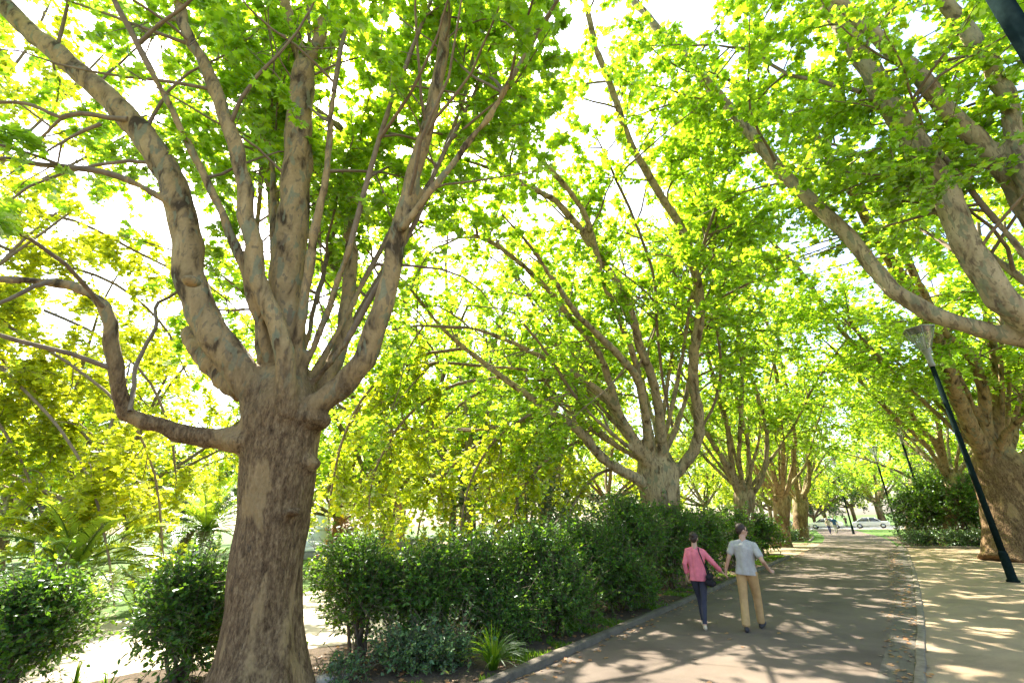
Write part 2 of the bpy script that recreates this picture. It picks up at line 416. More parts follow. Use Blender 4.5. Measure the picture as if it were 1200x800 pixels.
def build_tree(name, label, group, base, limbs, solid, voxel, rng, lod, leafsize, lmat, bmat, gen=(1.25, 3.0, 1.7, 1.0), leaf_den=22,
               tmin=.3, cat='tree', disp=.012, droop2=.05, droop3=.16, twig_sides=3, spread=1.0, up=.2, prune=None, tup=.75):
    """limbs: list of (k,4) arrays xyz+radius in world space. solid: extra closed tubes for the trunk (k,4)"""
    root = empty(name, base); tag(root, label, cat, group)
    mb = MB()
    for s_ in solid:
        q = spline(s_, max(6, int(len(s_)*4))); mb.tube(q[:, :3], q[:, 3], 20)
    LP, LR = [], []
    thin = []
    for l in limbs:
        L = np.linalg.norm(np.diff(l[:, :3], axis=0), axis=1).sum()
        q = spline(l, 26); w = rng.normal(0, .02, (26, 3)); w[0] = 0; q[:, :3] += w*np.minimum(1, q[:, 3:4]*6)
        mask = q[:, 3] > voxel*1.1
        if mask.sum() >= 4 and mask[0]:
            e = int(np.argmin(mask)) if not mask.all() else 26
            mb.tube(q[:max(e, 4)+1, :3], q[:max(e, 4)+1, 3], 14)
            if e < 25: thin.append(q[max(e, 4)-1:])
        else: thin.append(q)
        LP.append(q[:, :3]); LR.append(q[:, 3])
    merge_remesh('trunk', mb, voxel, bmat, root, 3, disp)
    LP = np.array(LP); LR = np.array(LR)
    g1, len2, g2, len3 = gen
    P2, R2 = children_of(LP, LR, g1, tmin, len2, rng, spread, up, 8, droop2, .34, .13)
    P3, R3 = children_of(P2, R2, g2*1.0, .2, len3, rng, .9, .05, 5, droop3, .35, .2)
    if prune is not None:
        k2 = prune(P2[:, -1]); P2, R2 = P2[k2], R2[k2]
        k3 = prune(P3[:, -1]); P3, R3 = P3[k3], R3[k3]
    tw = MB()
    for q in thin:
        if len(q) >= 2: tw.tube(q[:, :3], q[:, 3], 8, False)
    V, F = tubes(P2, R2, 6); tw.add(V, [F])
    V, F = tubes(P3, R3, twig_sides); tw.add(V, [F])
    tw.build('branches', M['twig'] if voxel < .1 else M['twig'], root)
    pts = np.vstack([leaf_points(P3, leaf_den, rng, leafsize*.35), leaf_points(P2[:, 3:], leaf_den*.45, rng, leafsize*.4)])
    if prune is not None: pts = pts[prune(pts)]
    V, F, hu = place_leaves(pts, leafsize, lod, tup, rng)
    o = make_mesh('crown', V, F, lmat, root, False, hu)
    print('TREE', name, 'limbs', len(LP), 'sec', len(P2), 'twigs', len(P3), 'leaves', len(pts))
    return root

def z4(p): return [(x/2.9625, 270+y/2.9625) for x, y in p]            # enlarged crops of the photo -> photo pixels
def z5(p): return [(400+x/2.9625, 270+y/2.9625) for x, y in p]
def z6(p): return [(800+x/2.9625, 270+y/2.9625) for x, y in p]
def z1(p): return [(x/2.9625, y/2.9625) for x, y in p]
def z2(p): return [(400+x/2.9625, y/2.9625) for x, y in p]
def z3(p): return [(800+x/2.9625, y/2.9625) for x, y in p]

def gen_limb(p0, az, el, L, r0, rng, curve=.25, k=7, r1=.03, wob=.08):
    """an arching limb: starts at elevation el, bends"""
    d = np.array((math.sin(az)*math.cos(el), math.cos(az)*math.cos(el), math.sin(el))); P = [np.array(p0, float)]
    for i in range(k-1):
        d = norm(d+rng.normal(0, wob, 3)+np.array((0, 0, curve*(1 if i < k/2 else -.6)*.5))); P.append(P[-1]+d*L/(k-1))
    return np.column_stack([np.array(P), np.linspace(r0, r1, k)**1.0])

def trunk_px(pts, Y, flare=1.0):
    out = []
    for u, v, w in pts:
        p, dep = at(u, v, Y); off = (u-600)/FPX
        out.append((*p, w/2*dep/FPX/math.sqrt(1+.6*off*off)))
    return np.array(out)

def sprays(root, limbs, rng, lod, size, lmat, gen, den, zmin=1.5):
    q = np.array([spline(l, 16) for l in limbs]); P, Rr = q[:, :, :3], q[:, :, 3]
    P2, R2 = children_of(P, Rr, gen[0], .1, gen[1], rng, .8, -.1, 7, .22, .5, .14)
    P3, R3 = children_of(P2, R2, gen[2], .1, gen[3], rng, .8, -.1, 5, .3, .35, .2)
    tw = MB(); V, F = tubes(P, Rr, 6); tw.add(V, [F]); V, F = tubes(P2, R2, 5); tw.add(V, [F]); V, F = tubes(P3, R3, 3); tw.add(V, [F])
    tw.build('hanging_twigs', M['twig'], root)
    pts = np.vstack([leaf_points(P3, den, rng, size*.35), leaf_points(P2, den*.5, rng, size*.4)]); pts = pts[pts[:, 2] > zmin]
    V, F, hu = place_leaves(pts, size, lod, .6, rng); make_mesh('hanging_foliage', V, F, lmat, root, False, hu); print('sprays', len(pts))

def in_gap(P):
    """thin places in the canopy through which the sun reaches the near end of the path"""
    Q = P-SUN_DIR*(P[:, 2]/SUN_DIR[2])[:, None]; s = Q[:, 0]*Dv[0]+Q[:, 1]*Dv[1]; n = Q[:, 0]*Nv[0]+Q[:, 1]*Nv[1]
    lump = np.sin(s*2.9+np.sin(n*2.1)*1.3)*np.sin(n*3.7+np.sin(s*1.7)*1.5)
    Q4 = P-SUN_DIR*((P[:, 2]-4)/SUN_DIR[2])[:, None]; l4 = np.sin(Q4[:, 0]*1.9+1)*np.sin(Q4[:, 1]*1.6)
    back = (P[:, 2] > 6.5) & (Q4[:, 0] > -8) & (Q4[:, 0] < 4) & (Q4[:, 1] > 11) & (Q4[:, 1] < 20) & (l4 > .42)
    return back | ((s > 4.5) & (s < 8.6) & (n > -3.9) & (n < .2) & (lump > .2)) | ((s > 7) & (s < 13) & (n > .2) & (n < 6) & (lump > .35)) | ((s > 9) & (s < 40) & (n > -3.8) & (n < 6) & (lump > .62))

# ================================================================== TREE A, the big one at the left
def tree_A():
    rng = np.random.default_rng(11); Y = 6.9
    tr = trunk_px([(302, 822, 132), (303, 800, 118), (304, 768, 102), (307, 732, 93), (313, 665, 86), (322, 600, 85), (326, 564, 88), (330, 505, 92), (331, 470, 88), (333, 440, 60)], Y)
    tr[0, 2] = -.25; tr[0, :2] = tr[1, :2]
    solid = [tr]
    # flared root buttresses
    b = tr[1, :3]
    for a, l in ((.3, .62), (1.5, .7), (2.6, .70), (3.7, .6), (4.8, .68), (5.7, .58)):
        d = np.array((math.cos(a), math.sin(a), 0))
        solid.append(np.array([(*(b+d*.22+np.array((0, 0, .75))), .2), (*(b+d*.40+np.array((0, 0, .2))), .16), (*(b+d*l+np.array((0, 0, -.14))), .09)]))
    # knobs
    for (u, v, w, dy) in ((359, 543, 34, -.1), (285, 520, 44, -.25), (300, 480, 38, -.2), (367, 492, 40, -.15), (225, 330, 22, -1.2), (344, 600, 20, -.42)):
        p, dep = at(u, v, Y+dy); r = w/2*dep/FPX
        solid.append(np.array([(*(p+(0, 0, -r*.5)), r*.6), (*p, r), (*(p+(0, 0, r*.5)), r*.6)]))
    c = at(330, 500, Y)[0]
    solid.append(np.array([(*at(310, 512, Y-.1)[0], .34), (*at(285, 515, Y-.15)[0], .24), (*at(262, 514, Y-.2)[0], .165), (*at(240, 512, Y-.25)[0], .11)]))
    L = []
    def add(*a, **k): L.append(limb_px(*a, **k)); return L[-1]
    a1 = add([(318, 500), (300, 462), (276, 425), (257, 400), (230, 354), (221, 321), (223, 290), (214, 250), (196, 203), (169, 162), (135, 122), (95, 88), (61, 57), (27, 27), (0, 3), (-60, -45), (-130, -90)], 6.75, 4.9, 50, 22, ext=1.6)
    add([(216, 256), (205, 243), (187, 231), (169, 220), (128, 203), (101, 198), (51, 193), (0, 186), (-60, 190)], 6.0, 4.6, 12, 6, ext=1.2)
    add([(150, 140), (118, 137), (91, 132), (71, 137), (34, 122), (0, 120), (-60, 120)], 5.6, 5.0, 8, 4, ext=1.0)
    add([(118, 145), (85, 160), (57, 176)], 5.5, 5.4, 6, 3, ext=.8)
    add([(95, 132), (71, 140), (50, 160), (30, 172)], 5.5, 6.1, 6, 3, ext=.8)
    add([(334, 490), (335, 459), (333, 412), (318, 361), (301, 327), (299, 290), (294, 267), (287, 233), (277, 176), (260, 132), (243, 84), (223, 47), (213, 17), (205, -30), (190, -100)], 6.5, 5.1, 30, 13, ext=1.4)
    add([(330, 500), (334, 445), (336, 371), (338, 321), (341, 270), (343, 257), (348, 169), (355, 101), (356, 78)], 6.95, 6.35, 58, 30)
    add([(356, 92), (350, 55), (341, 27), (333, 0), (322, -60)], 6.4, 6.0, 18, 14, ext=3.0)
    add([(356, 92), (366, 65), (374, 45), (385, 20), (393, 0), (405, -60)], 6.4, 6.2, 20, 15, ext=3.0)
    add([(357, 88), (362, 50), (360, 0), (356, -60)], 6.45, 6.6, 6, 5, ext=2.0)
    add([(330, 430), (326, 330), (324, 267), (317, 203), (307, 145), (287, 108), (257, 81), (225, 60)], 7.15, 8.6, 22, 9, ext=2.6)
    add([(285, 460), (257, 439), (236, 415), (222, 388)], 7.1, 7.5, 34, 24)
    # low limb to the left
    add([(308, 520), (277, 514), (236, 512), (203, 506), (162, 493), (146, 483), (142, 466), (135, 432), (133, 405), (128, 371), (111, 347), (81, 333), (44, 329), (0, 327), (-60, 335)], 6.8, 5.0, 32, 9, ext=1.4)
    add([(152, 482), (157, 455), (159, 432), (172, 402), (184, 381), (182, 358), (203, 345), (225, 325)], 6.1, 7.4, 7, 4, ext=1.2)
    add([(60, 330), (40, 336), (18, 347), (-10, 360)], 5.3, 4.8, 8, 5, ext=1.0)
    # right limbs
    add([(345, 500), (375, 472), (400, 452), (420, 430), (437, 385), (451, 344), (463, 295), (471, 262), (481, 216), (501, 152), (515, 84), (522, 34), (525, 0), (530, -70)], 6.75, 5.6, 36, 10, ext=1.6, ease=1.2)
    add([(470, 268), (478, 258), (501, 230), (528, 196), (549, 166), (576, 132), (596, 98), (609, 74), (633, 34), (650, 5), (670, -50)], 6.15, 5.4, 11, 6, ext=1.4)
    add([(362, 480), (385, 440), (400, 400), (407, 350), (412, 300), (411, 262), (420, 210), (416, 178), (400, 152), (383, 138)], 7.1, 8.6, 26, 9, ext=1.5)
    add([(480, 255), (515, 190), (545, 110), (560, 40)], 6.2, 7.6, 9, 5, ext=2.5)
    # limbs reaching towards and beyond the camera and back, outside the view
    for az, el, l, r in ((2.7, 1.15, 8, .10), (3.6, 1.1, 8, .10), (1.3, 1.2, 8.5, .06), (-.3, .95, 8.0, .06), (-1.0, .75, 8.0, .12), (5.0, 1.1, 8.5, .10), (-.6, .5, 7, .10), (.35, 1.0, 9, .055), (1.6, .85, 7.5, .055), (2.1, 1.2, 9, .06)):
        L.append(gen_limb(c+(0, 0, .1), az, el, l, r, rng))
    camp = np.array((0, 0, CAMH))
    def prune(P):
        d = P-camp; r = np.linalg.norm(d, axis=1)
        # keep the trunk and low view open as in the photo
        el = np.arctan2(d[:, 2], np.hypot(d[:, 0], d[:, 1])); az = np.degrees(np.arctan2(d[:, 0], d[:, 1]))
        inner = (np.hypot(P[:, 0]+3, P[:, 1]-6.9) < 3.3) & (P[:, 2] < 8.2) & (np.sin(P[:, 0]*2.3)*np.sin(P[:, 2]*2.1+P[:, 1]) < .35)
        return ~(in_gap(P) | inner | (r < 3.2) | ((P[:, 1] < 6.3) & (P[:, 2] < 10.5) & (az > -62) & (az < 2) & (np.sin(P[:, 0]*3.1+P[:, 2]*2.3) < .75)) | ((el < math.radians(8)) & (az > -12)) | (P[:, 2] < 2.7) | ((az > 10) & (el < math.radians(26))))
    return build_tree('plane_tree', 'big old plane tree with thick bare trunk standing between dark shrubs at the left', 'plane trees along the park path',
                      tr[1, :3]*(1, 1, 0), L, solid, .045, rng, 'l0', .122, M['leaf'], M['bark'], gen=(2.3, 3.1, 3.5, 1.0), leaf_den=52, tmin=.34, prune=prune)
tree_A()

# ================================================================== TREE B, across the shrubs at the centre
def tree_B():
    rng = np.random.default_rng(23)
    g = on_row(776, -6.3); Y = float(g[1])
    tr = trunk_px([(778, 690, 62), (777, 640, 46), (775, 600, 44), (772, 572, 48), (770, 548, 48), (770, 530, 30)], Y); tr[0, 2] = -.2
    L = []
    def add(p_, y0, y1, w0, w1, **k): L.append(limb_px(p_, y0, y1, w0*.66, w1*.9, **k))
    add([(768, 575), (745, 560), (720, 548), (697, 528), (677, 503), (636, 476), (589, 442), (545, 408), (515, 381), (490, 350)], Y-.1, Y-4, 24, 5, ext=1.5, ease=.9)
    add([(700, 530), (687, 506), (657, 486), (615, 491), (560, 504), (500, 503)], Y-.6, Y-1.5, 9, 5, ext=1.5)
    add([(768, 560), (756, 530), (735, 500), (714, 469), (687, 446), (636, 419), (586, 395), (552, 385), (520, 383)], Y-.3, Y-4.5, 18, 5, ext=1.5)
    add([(735, 497), (704, 466), (670, 442), (636, 435), (569, 429), (511, 425), (460, 430), (420, 442)], Y-1, Y-2.5, 8, 4, ext=1.2)
    add([(766, 560), (750, 530), (741, 517), (724, 479), (714, 446), (697, 405), (670, 375), (650, 348), (616, 314), (582, 287), (545, 273), (500, 262)], Y-.2, Y-6.5, 19, 6, ext=1.5)
    add([(766, 560), (760, 520), (755, 473), (741, 436), (704, 395), (676, 368), (650, 330)], Y, Y-5.5, 22, 8, ext=2.5)
    add([(755, 470), (748, 439), (738, 405), (717, 354), (704, 320), (697, 285), (687, 255), (668, 225), (650, 205), (625, 178), (602, 152), (580, 140)], Y-1, Y-7, 14, 8, ext=2, ease=.8)
    add([(772, 560), (775, 513), (768, 459), (751, 405), (731, 344), (704, 304), (684, 275), (650, 235), (610, 215)], Y, Y-6, 22, 9, ext=2.0)
    add([(778, 565), (795, 552), (815, 525), (822, 500), (815, 470), (811, 430), (819, 385), (820, 345), (812, 305), (800, 270), (771, 223), (737, 165), (717, 101), (700, 60), (690, 20)], Y, Y-7.5, 24, 9, ext=2.0)
    add([(788, 500), (776, 440), (770, 380), (765, 320), (740, 250), (722, 210)], Y-.4, Y-5, 6, 4, ext=2)
    add([(820, 505), (838, 470), (845, 430), (840, 380), (838, 310), (830, 240)], Y, Y-3, 6, 4, ext=2)
    c = tr[4, :3]
    for az, el, l, r in ((.4, .9, 10, .11), (1.2, .85, 10, .11), (2.0, 1.0, 10, .1), (-.4, .8, 10, .1), (-1.2, .6, 9, .1), (2.8, 1.05, 11, .1), (-1.9, .8, 9, .1), (-.8, .35, 8, .09), (-1.5, .3, 8, .09), (-2.2, .35, 8, .09), (0, 1.2, 13, .1), (-.9, 1.1, 13, .1), (1.5, 1.25, 13, .1)):
        L.append(gen_limb(c, az, el, l, r, rng))
    camp = np.array((0, 0, CAMH))
    def prune(P):
        s, n = P[:, 0]*Dv[0]+P[:, 1]*Dv[1], P[:, 0]*Nv[0]+P[:, 1]*Nv[1]
        clus = np.sin(P[:, 0]*1.3+P[:, 2])*np.sin(P[:, 1]*1.1+P[:, 2]*1.7+2)
        front = (P[:, 1] < Y-.6-6.2*(P[:, 2]-4)/8.5) & (P[:, 2] < 12.5) & (clus < .1)
        return ~((P[:, 2] < np.where(n > -5, 4.2, 2.0)) | (np.linalg.norm(P-camp, axis=1) < 5) | front | in_gap(P))
    root = build_tree('plane_tree', 'plane tree rising behind the hedge left of the walking couple, with many sweeping limbs', 'plane trees along the park path',
                      g, L, [tr], .05, rng, 'l1', .128, M['leaf'], M['bark_far'], gen=(2.2, 4.0, 3.0, 1.3), leaf_den=38, tmin=.3, droop3=.2, prune=prune)
    S_ = []
    for pts, y0, y1 in (([(589, 442), (530, 452), (475, 490), (440, 550), (432, 600), (434, 630)], Y-2.5, Y-2.0), ([(560, 504), (500, 503), (450, 530), (415, 590), (417, 620)], Y-1.2, Y-.5),
                        ([(636, 476), (585, 510), (553, 560), (540, 615), (542, 645)], Y-2, Y-2), ([(690, 510), (645, 535), (612, 575), (600, 620), (602, 650)], Y-.8, Y-.6), ([(720, 548), (695, 560), (668, 600), (670, 630)], Y-.4, Y-.8),
                        ([(545, 408), (480, 420), (430, 460), (400, 520), (385, 600), (387, 630)], Y-3, Y-2), ([(511, 425), (460, 440), (420, 480), (392, 540), (394, 570)], Y-2.4, Y-1), ([(615, 491), (560, 520), (510, 570), (490, 620), (492, 650)], Y-1.3, Y-.3),
                        ([(657, 486), (620, 520), (580, 560), (565, 610), (567, 640)], Y+.5, Y+1.5), ([(670, 442), (560, 460), (480, 540), (460, 610), (462, 640)], Y+1, Y+2.5)):
        S_.append(limb_px(pts, y0, y1, 5, 2, ext=.3))
    sprays(root, S_, rng, 'l1', .135, M['leaf_warm'], (2.6, 1.5, 3.2, .9), 24, .8)
    return root
tree_B()

# ================================================================== row trees C, D, E on the left side of the path
def row_tree(u, n, fork_v, w, limbs, label, seed, ylean=-3.0, lod='kite', hidden=7, hl=9, den=11, s2=3.2, size=.19):
    rng = np.random.default_rng(seed); g = on_row(u, n); Y = float(g[1])
    p, dep = at(u, fork_v, Y); r = w*.8/2*dep/FPX
    c = p
    tr = np.array([(g[0], g[1], -.25, r*1.5), (g[0], g[1], .25, r*1.35), (*(g*.65+p*.35), r*1.02), (*(g*.3+p*.7), r*1.0), (*p, r*1.1), (p[0], p[1], p[2]+r*1.2, r*.7)])
    L = [limb_px(l, Y, Y+dy, w0*.7, w1, ext=2.0, ease=.9) for l, dy, w0, w1 in limbs]
    for i in range(hidden):
        az = i*2*PI/hidden+rng.uniform(-.3, .3)
        L.append(gen_limb(c, az, rng.uniform(.7, 1.15), hl*rng.uniform(.8, 1.1), r*.24, rng))
    def prune(P):
        nn = P[:, 0]*Nv[0]+P[:, 1]*Nv[1]
        return (P[:, 2] > np.where((nn > -5.5) & (nn < 3), 4.6, 2.6)) & ~in_gap(P)
    return build_tree('plane_tree', label, 'plane trees along the park path', g, L, [tr], .055, rng, lod, size, M['leaf'], M['bark_far'],
                      gen=(1.5, s2, 2.7, 1.5), leaf_den=den*1.7, tmin=.3, prune=prune)
row_tree(872, -6.2, 580, 26, [
    ([(870, 585), (850, 545), (833, 515), (815, 490), (800, 450)], -3, 14, 5),
    ([(870, 585), (858, 545), (852, 500), (838, 455), (826, 400)], -4, 12, 5),
    ([(873, 585), (866, 530), (869, 470), (869, 422), (864, 381), (851, 354), (834, 327), (826, 290), (812, 240)], -9, 9, 5),
    ([(874, 588), (888, 570), (897, 545), (898, 510), (890, 470), (872, 420)], -3, 11, 5),
    ([(874, 588), (880, 550), (872, 500), (855, 440), (835, 360), (800, 290)], -8, 8, 4),
    ], 'plane tree just beyond the grey-shirted man, third trunk along the left row', 31, den=12, size=.18)
row_tree(916, -6.3, 585, 21, [
    ([(914, 590), (905, 550), (900, 530), (891, 480), (878, 430), (869, 405), (858, 370), (845, 330), (832, 280)], -12, 11, 5),
    ([(916, 590), (918, 540), (911, 446), (898, 405), (884, 368), (872, 330), (860, 290)], -13, 10, 4),
    ([(914, 590), (897, 572), (885, 545), (870, 520)], -4, 10, 5),
    ([(918, 590), (926, 560), (932, 520), (925, 470), (915, 420)], -6, 9, 4),
    ], 'pale forked plane tree standing on the far grass bed, nearer one of two close trunks', 37, hl=9)
row_tree(938, -6.5, 588, 19, [
    ([(936, 592), (930, 540), (925, 480), (915, 430), (902, 390), (888, 340)], -14, 10, 4),
    ([(938, 592), (948, 565), (945, 520), (940, 470), (936, 430), (926, 390)], -9, 8, 4),
    ], 'plane tree at the far end of the left row, farther one of two close trunks', 41, hl=10)

# ================================================================== R1, off-frame right: its limbs cross the top right
def tree_R1():
    rng = np.random.default_rng(53); g = sn(13.5, 4.6); Y = float(g[1])
    c = g+np.array((0, 0, 3.3))
    tr = np.array([(*(g+(0, 0, -.3)), 1.05), (*(g+(0, 0, .3)), .8), (*(g+(0, 0, 1.4)), .62), (*(g+(0, 0, 2.6)), .62), (*c, .66), (*(c+(0, 0, .6)), .4)])
    L = []
    def add(pts, Y1, w0, w1, ext=1.5, Ys=None, root=True):
        l = limb_px(pts, Y if Ys is None else Ys, Y1, w0, w1, ext=ext)
        if root: l = np.vstack([[*c, l[0, 3]*1.25], l])
        L.append(l)
    add([(1290, 425), (1200, 400), (1138, 385), (1087, 366), (1050, 343), (1030, 317), (1003, 287), (989, 270), (962, 243), (915, 199), (874, 149), (844, 115), (800, 64), (765, 25), (740, 0)], Y+2.5, 32, 9, 2.5)
    add([(1270, 410), (1200, 372), (1168, 345), (1148, 314), (1130, 280), (1104, 219), (1067, 162), (1036, 108), (1009, 67), (992, 34), (962, -5), (930, -50)], Y-.2, 46, 22, 3)
    add([(1280, 340), (1225, 270), (1200, 240), (1175, 196), (1131, 149), (1084, 95), (1043, 54), (1009, 27), (982, 0), (940, -40)], Y-.9, 40, 13, 2)
    add([(1215, 250), (1200, 205), (1188, 162), (1181, 118), (1154, 64), (1124, 24), (1104, 0), (1060, -60)], Y-1.2, 27, 20, 3, Ys=Y-.5, root=False)
    add([(1008, 108), (960, 95), (920, 85), (880, 60), (850, 55)], Y+1.5, 7, 3, 1, Ys=Y-.2, root=False)
    add([(1072, 157), (1085, 152), (1110, 130), (1125, 95)], Y+1.5, 8, 4, 1.5, Ys=Y-.2, root=False)
    for az, el, l, r in ((.8, 1.0, 10, .13), (1.6, .9, 10, .13), (2.4, .9, 9, .12), (3.3, 1.0, 9, .12), (4.3, .95, 8, .1), (0.1, 1.0, 9, .12), (5.2, 1.15, 10, .1)):
        L.append(gen_limb(c, az, el, l, r, rng))
    camp = np.array((0, 0, CAMH))
    def prune(P):
        d = P-camp; r = np.linalg.norm(d, axis=1)
        el = np.arctan2(d[:, 2], np.hypot(d[:, 0], d[:, 1])); az = np.degrees(np.arctan2(d[:, 0], d[:, 1]))
        return ~(in_gap(P) | (r < 4.0) | ((r < 12) & (az > 30) & (el < .95) & (P[:, 1] < Y+1) & (np.sin(P[:, 0]*1.7+P[:, 2]*2.0) < .6)) | (P[:, 2] < 4.6) | ((el < math.radians(24)) & (az > 20)))
    return build_tree('plane_tree', 'plane tree whose pale limbs reach in over the path from the right edge', 'plane trees along the park path',
                      g, L, [tr], .055, rng, 'l1', .125, M['leaf'], M['bark_r'], gen=(1.9, 3.5, 3.0, 1.15), leaf_den=36, tmin=.25, prune=prune)
tree_R1()

def tree_R2():
    rng = np.random.default_rng(59); g = ground(1185, 657); Y = float(g[1])
    tr = trunk_px([(1196, 675, 92), (1193, 655, 82), (1188, 620, 72), (1180, 580, 68), (1171, 548, 70), (1163, 528, 46)], Y); tr[0, 2] = -.3
    L = []
    def add(pts, dy, w0, w1, ext=2.0): L.append(limb_px(pts, Y, Y+dy, w0, w1, ext=ext))
    add([(1160, 560), (1155, 533), (1138, 503), (1124, 466), (1107, 425), (1097, 398), (1088, 375), (1066, 340), (1040, 300), (1016, 257), (992, 216), (969, 179), (945, 145), (915, 132), (880, 110)], -9, 25, 8)
    add([(1160, 560), (1156, 510), (1155, 473), (1148, 440), (1132, 410), (1108, 392), (1085, 350), (1060, 300), (1050, 260)], -5, 20, 8)
    add([(1170, 560), (1165, 500), (1170, 440), (1160, 390), (1150, 300)], -3, 20, 9)
    add([(1185, 560), (1200, 540), (1230, 510), (1260, 440)], 0, 28, 12)
    add([(1175, 550), (1190, 500), (1200, 470), (1240, 380)], 2, 16, 8)
    add([(1165, 550), (1180, 505), (1215, 480)], -3, 14, 6)
    c = tr[4, :3]
    for i in range(8):
        L.append(gen_limb(c, i*.8+.2, rng.uniform(.75, 1.15), rng.uniform(9, 12), .13, rng))
    def prune(P):
        d = P-np.array((0, 0, CAMH)); az = np.degrees(np.arctan2(d[:, 0], d[:, 1])); el = np.degrees(np.arctan2(d[:, 2], np.hypot(d[:, 0], d[:, 1])))
        return (P[:, 2] > 3.9) & ~((np.hypot(d[:, 0], d[:, 1]) < 28) & (el < 9) & (az > 35))
    return build_tree('plane_tree', 'broad plane tree on sandy ground beside the lamp post, trunk cut by the edge', 'plane trees along the park path',
                      g, L, [tr], .07, rng, 'kite', .19, M['leaf'], M['bark'], gen=(1.5, 3.8, 2.8, 1.3), leaf_den=22, tmin=.25, prune=prune)
tree_R2()
row_tree(1118, 2.6, 560, 22, [
    ([(1110, 560), (1097, 520), (1077, 500), (1050, 459), (1009, 412), (989, 392), (969, 365), (945, 327), (928, 307), (898, 277), (865, 240)], -12, 13, 5),
    ([(1110, 560), (1085, 520), (1050, 490), (1016, 455), (986, 420)], -6, 10, 5),
    ([(1112, 560), (1097, 490), (1084, 473), (1050, 442), (1020, 412), (1000, 380)], -8, 11, 5),
    ], 'plane tree behind the dark bush on the right, its limbs slanting left over the path', 67, hl=11, size=.2)
row_tree(1072, 2.0, 545, 15, [
    ([(1070, 575), (1052, 560), (1040, 548), (1020, 540), (1005, 528)], -2, 7, 3),
    ([(1070, 560), (1060, 520), (1040, 480), (1015, 440)], -5, 9, 4),
    ], 'dark slender tree leaning at the far right of the path beyond the bush', 71, hl=10, size=.22)

# ================================================================== golden tree off the left edge with hanging sprays
def tree_G():
    rng = np.random.default_rng(83); base = np.array((-17.5, 11.5, 0.0)); c = base+np.array((0, 0, 4.2))
    tr = np.array([(*(base-(0, 0, .3)), .7), (*(base+(0, 0, .4)), .5), (*(base+(0, 0, 2.4)), .42), (*c, .45), (*(c+(0, 0, .5)), .25)])
    L = []
    for pts, Y1 in (([(-80, 300), (0, 375), (80, 425), (145, 480), (180, 550), (190, 630)], 12.5), ([(-80, 350), (-10, 420), (60, 490), (105, 560), (125, 640), (132, 690)], 11.5),
                    ([(-80, 300), (20, 350), (110, 390), (170, 440), (198, 500), (205, 545)], 14.5), ([(-80, 400), (-20, 470), (20, 530), (45, 590), (60, 620)], 12),
                    ([(-80, 280), (30, 300), (130, 330), (190, 380), (215, 430)], 15.5), ([(-80, 260), (20, 250), (90, 260), (170, 300), (230, 330)], 15),
                    ([(-80, 260), (0, 185), (60, 130), (115, 70)], 12.5), ([(-80, 280), (20, 225), (100, 185), (165, 150)], 13.5), ([(-80, 200), (-20, 120), (30, 60), (60, 0)], 11.8),
                    ([(-80, 400), (0, 440), (90, 500), (140, 580), (158, 700)], 14), ([(-60, 380), (30, 450), (120, 520), (180, 590), (190, 680)], 15)):
        l = limb_px(pts, 11.8, Y1, 6, 3, ext=.6); L.append(np.vstack([[*c, .07], l]))
    for az, el, l, r in ((1.2, .95, 8, .09), (1.7, .9, 8, .09), (-1.6, .8, 8, .1), (3, .9, 7, .1)): L.append(gen_limb(c, az, el, l, r, rng))
    def prune(P): return (P[:, 2] > .55) & (P[:, 1] > 8.5)
    return build_tree('plane_tree', 'golden green tree at the left edge whose sprays hang low over the clearing', 'trees beyond the clearing', base, L, [tr], .06, rng, 'l1', .14, M['leaf_gold'], M['bark_far'],
                      gen=(2.3, 1.8, 3.2, 1.0), leaf_den=34, tmin=.3, prune=prune, droop2=.16, droop3=.32, spread=.8, up=.0)
tree_G()

# ================================================================== ground sheets
EXPOSURE = 2.3
def sheet(name, poly, z, m, kind='structure', label=None, cat=None):
    V = np.array([(*p[:2], z) for p in poly]); o = make_mesh(name, V, [np.array([list(range(len(V)))])], m, None, False)
    return tag(o, kind=kind, label=label, cat=cat)
def strip(name, a, b, z, m):
    """surface between two polylines of equal length"""
    k = len(a); V = np.array([(*p[:2], z) for p in a]+[(*p[:2], z) for p in b])
    F = np.array([(i, i+1, k+i+1, k+i) for i in range(k-1)])
    o = make_mesh(name, V, [F], m, None, False); return tag(o, kind='structure')
tag(make_mesh('ground', np.array([(-1500, -1500, 0), (1500, -1500, 0), (1500, 1500, 0), (-1500, 1500, 0)]), [np.array([(0, 1, 2, 3)])], M['lawn'], None, False), kind='structure')
S = np.linspace(-20, 84, 140)
bend = lambda s: -0.0028*min(max(0, s-36), 30)**2-.12*max(0, s-66)
redge = lambda s: .2-.6*math.exp(-(max(s, 3)-6)/9)
Lk = [sn(s, -4.4+bend(s)) for s in S]; Rk = [sn(s, redge(s)-.35+bend(s)) for s in S]
strip('path', Lk, Rk, .012, M['asphalt'])
strip('gutter', [sn(s, redge(s)-.40+bend(s)) for s in S if s < 40], [sn(s, redge(s)+bend(s)) for s in S if s < 40], .010, M['gutter'])
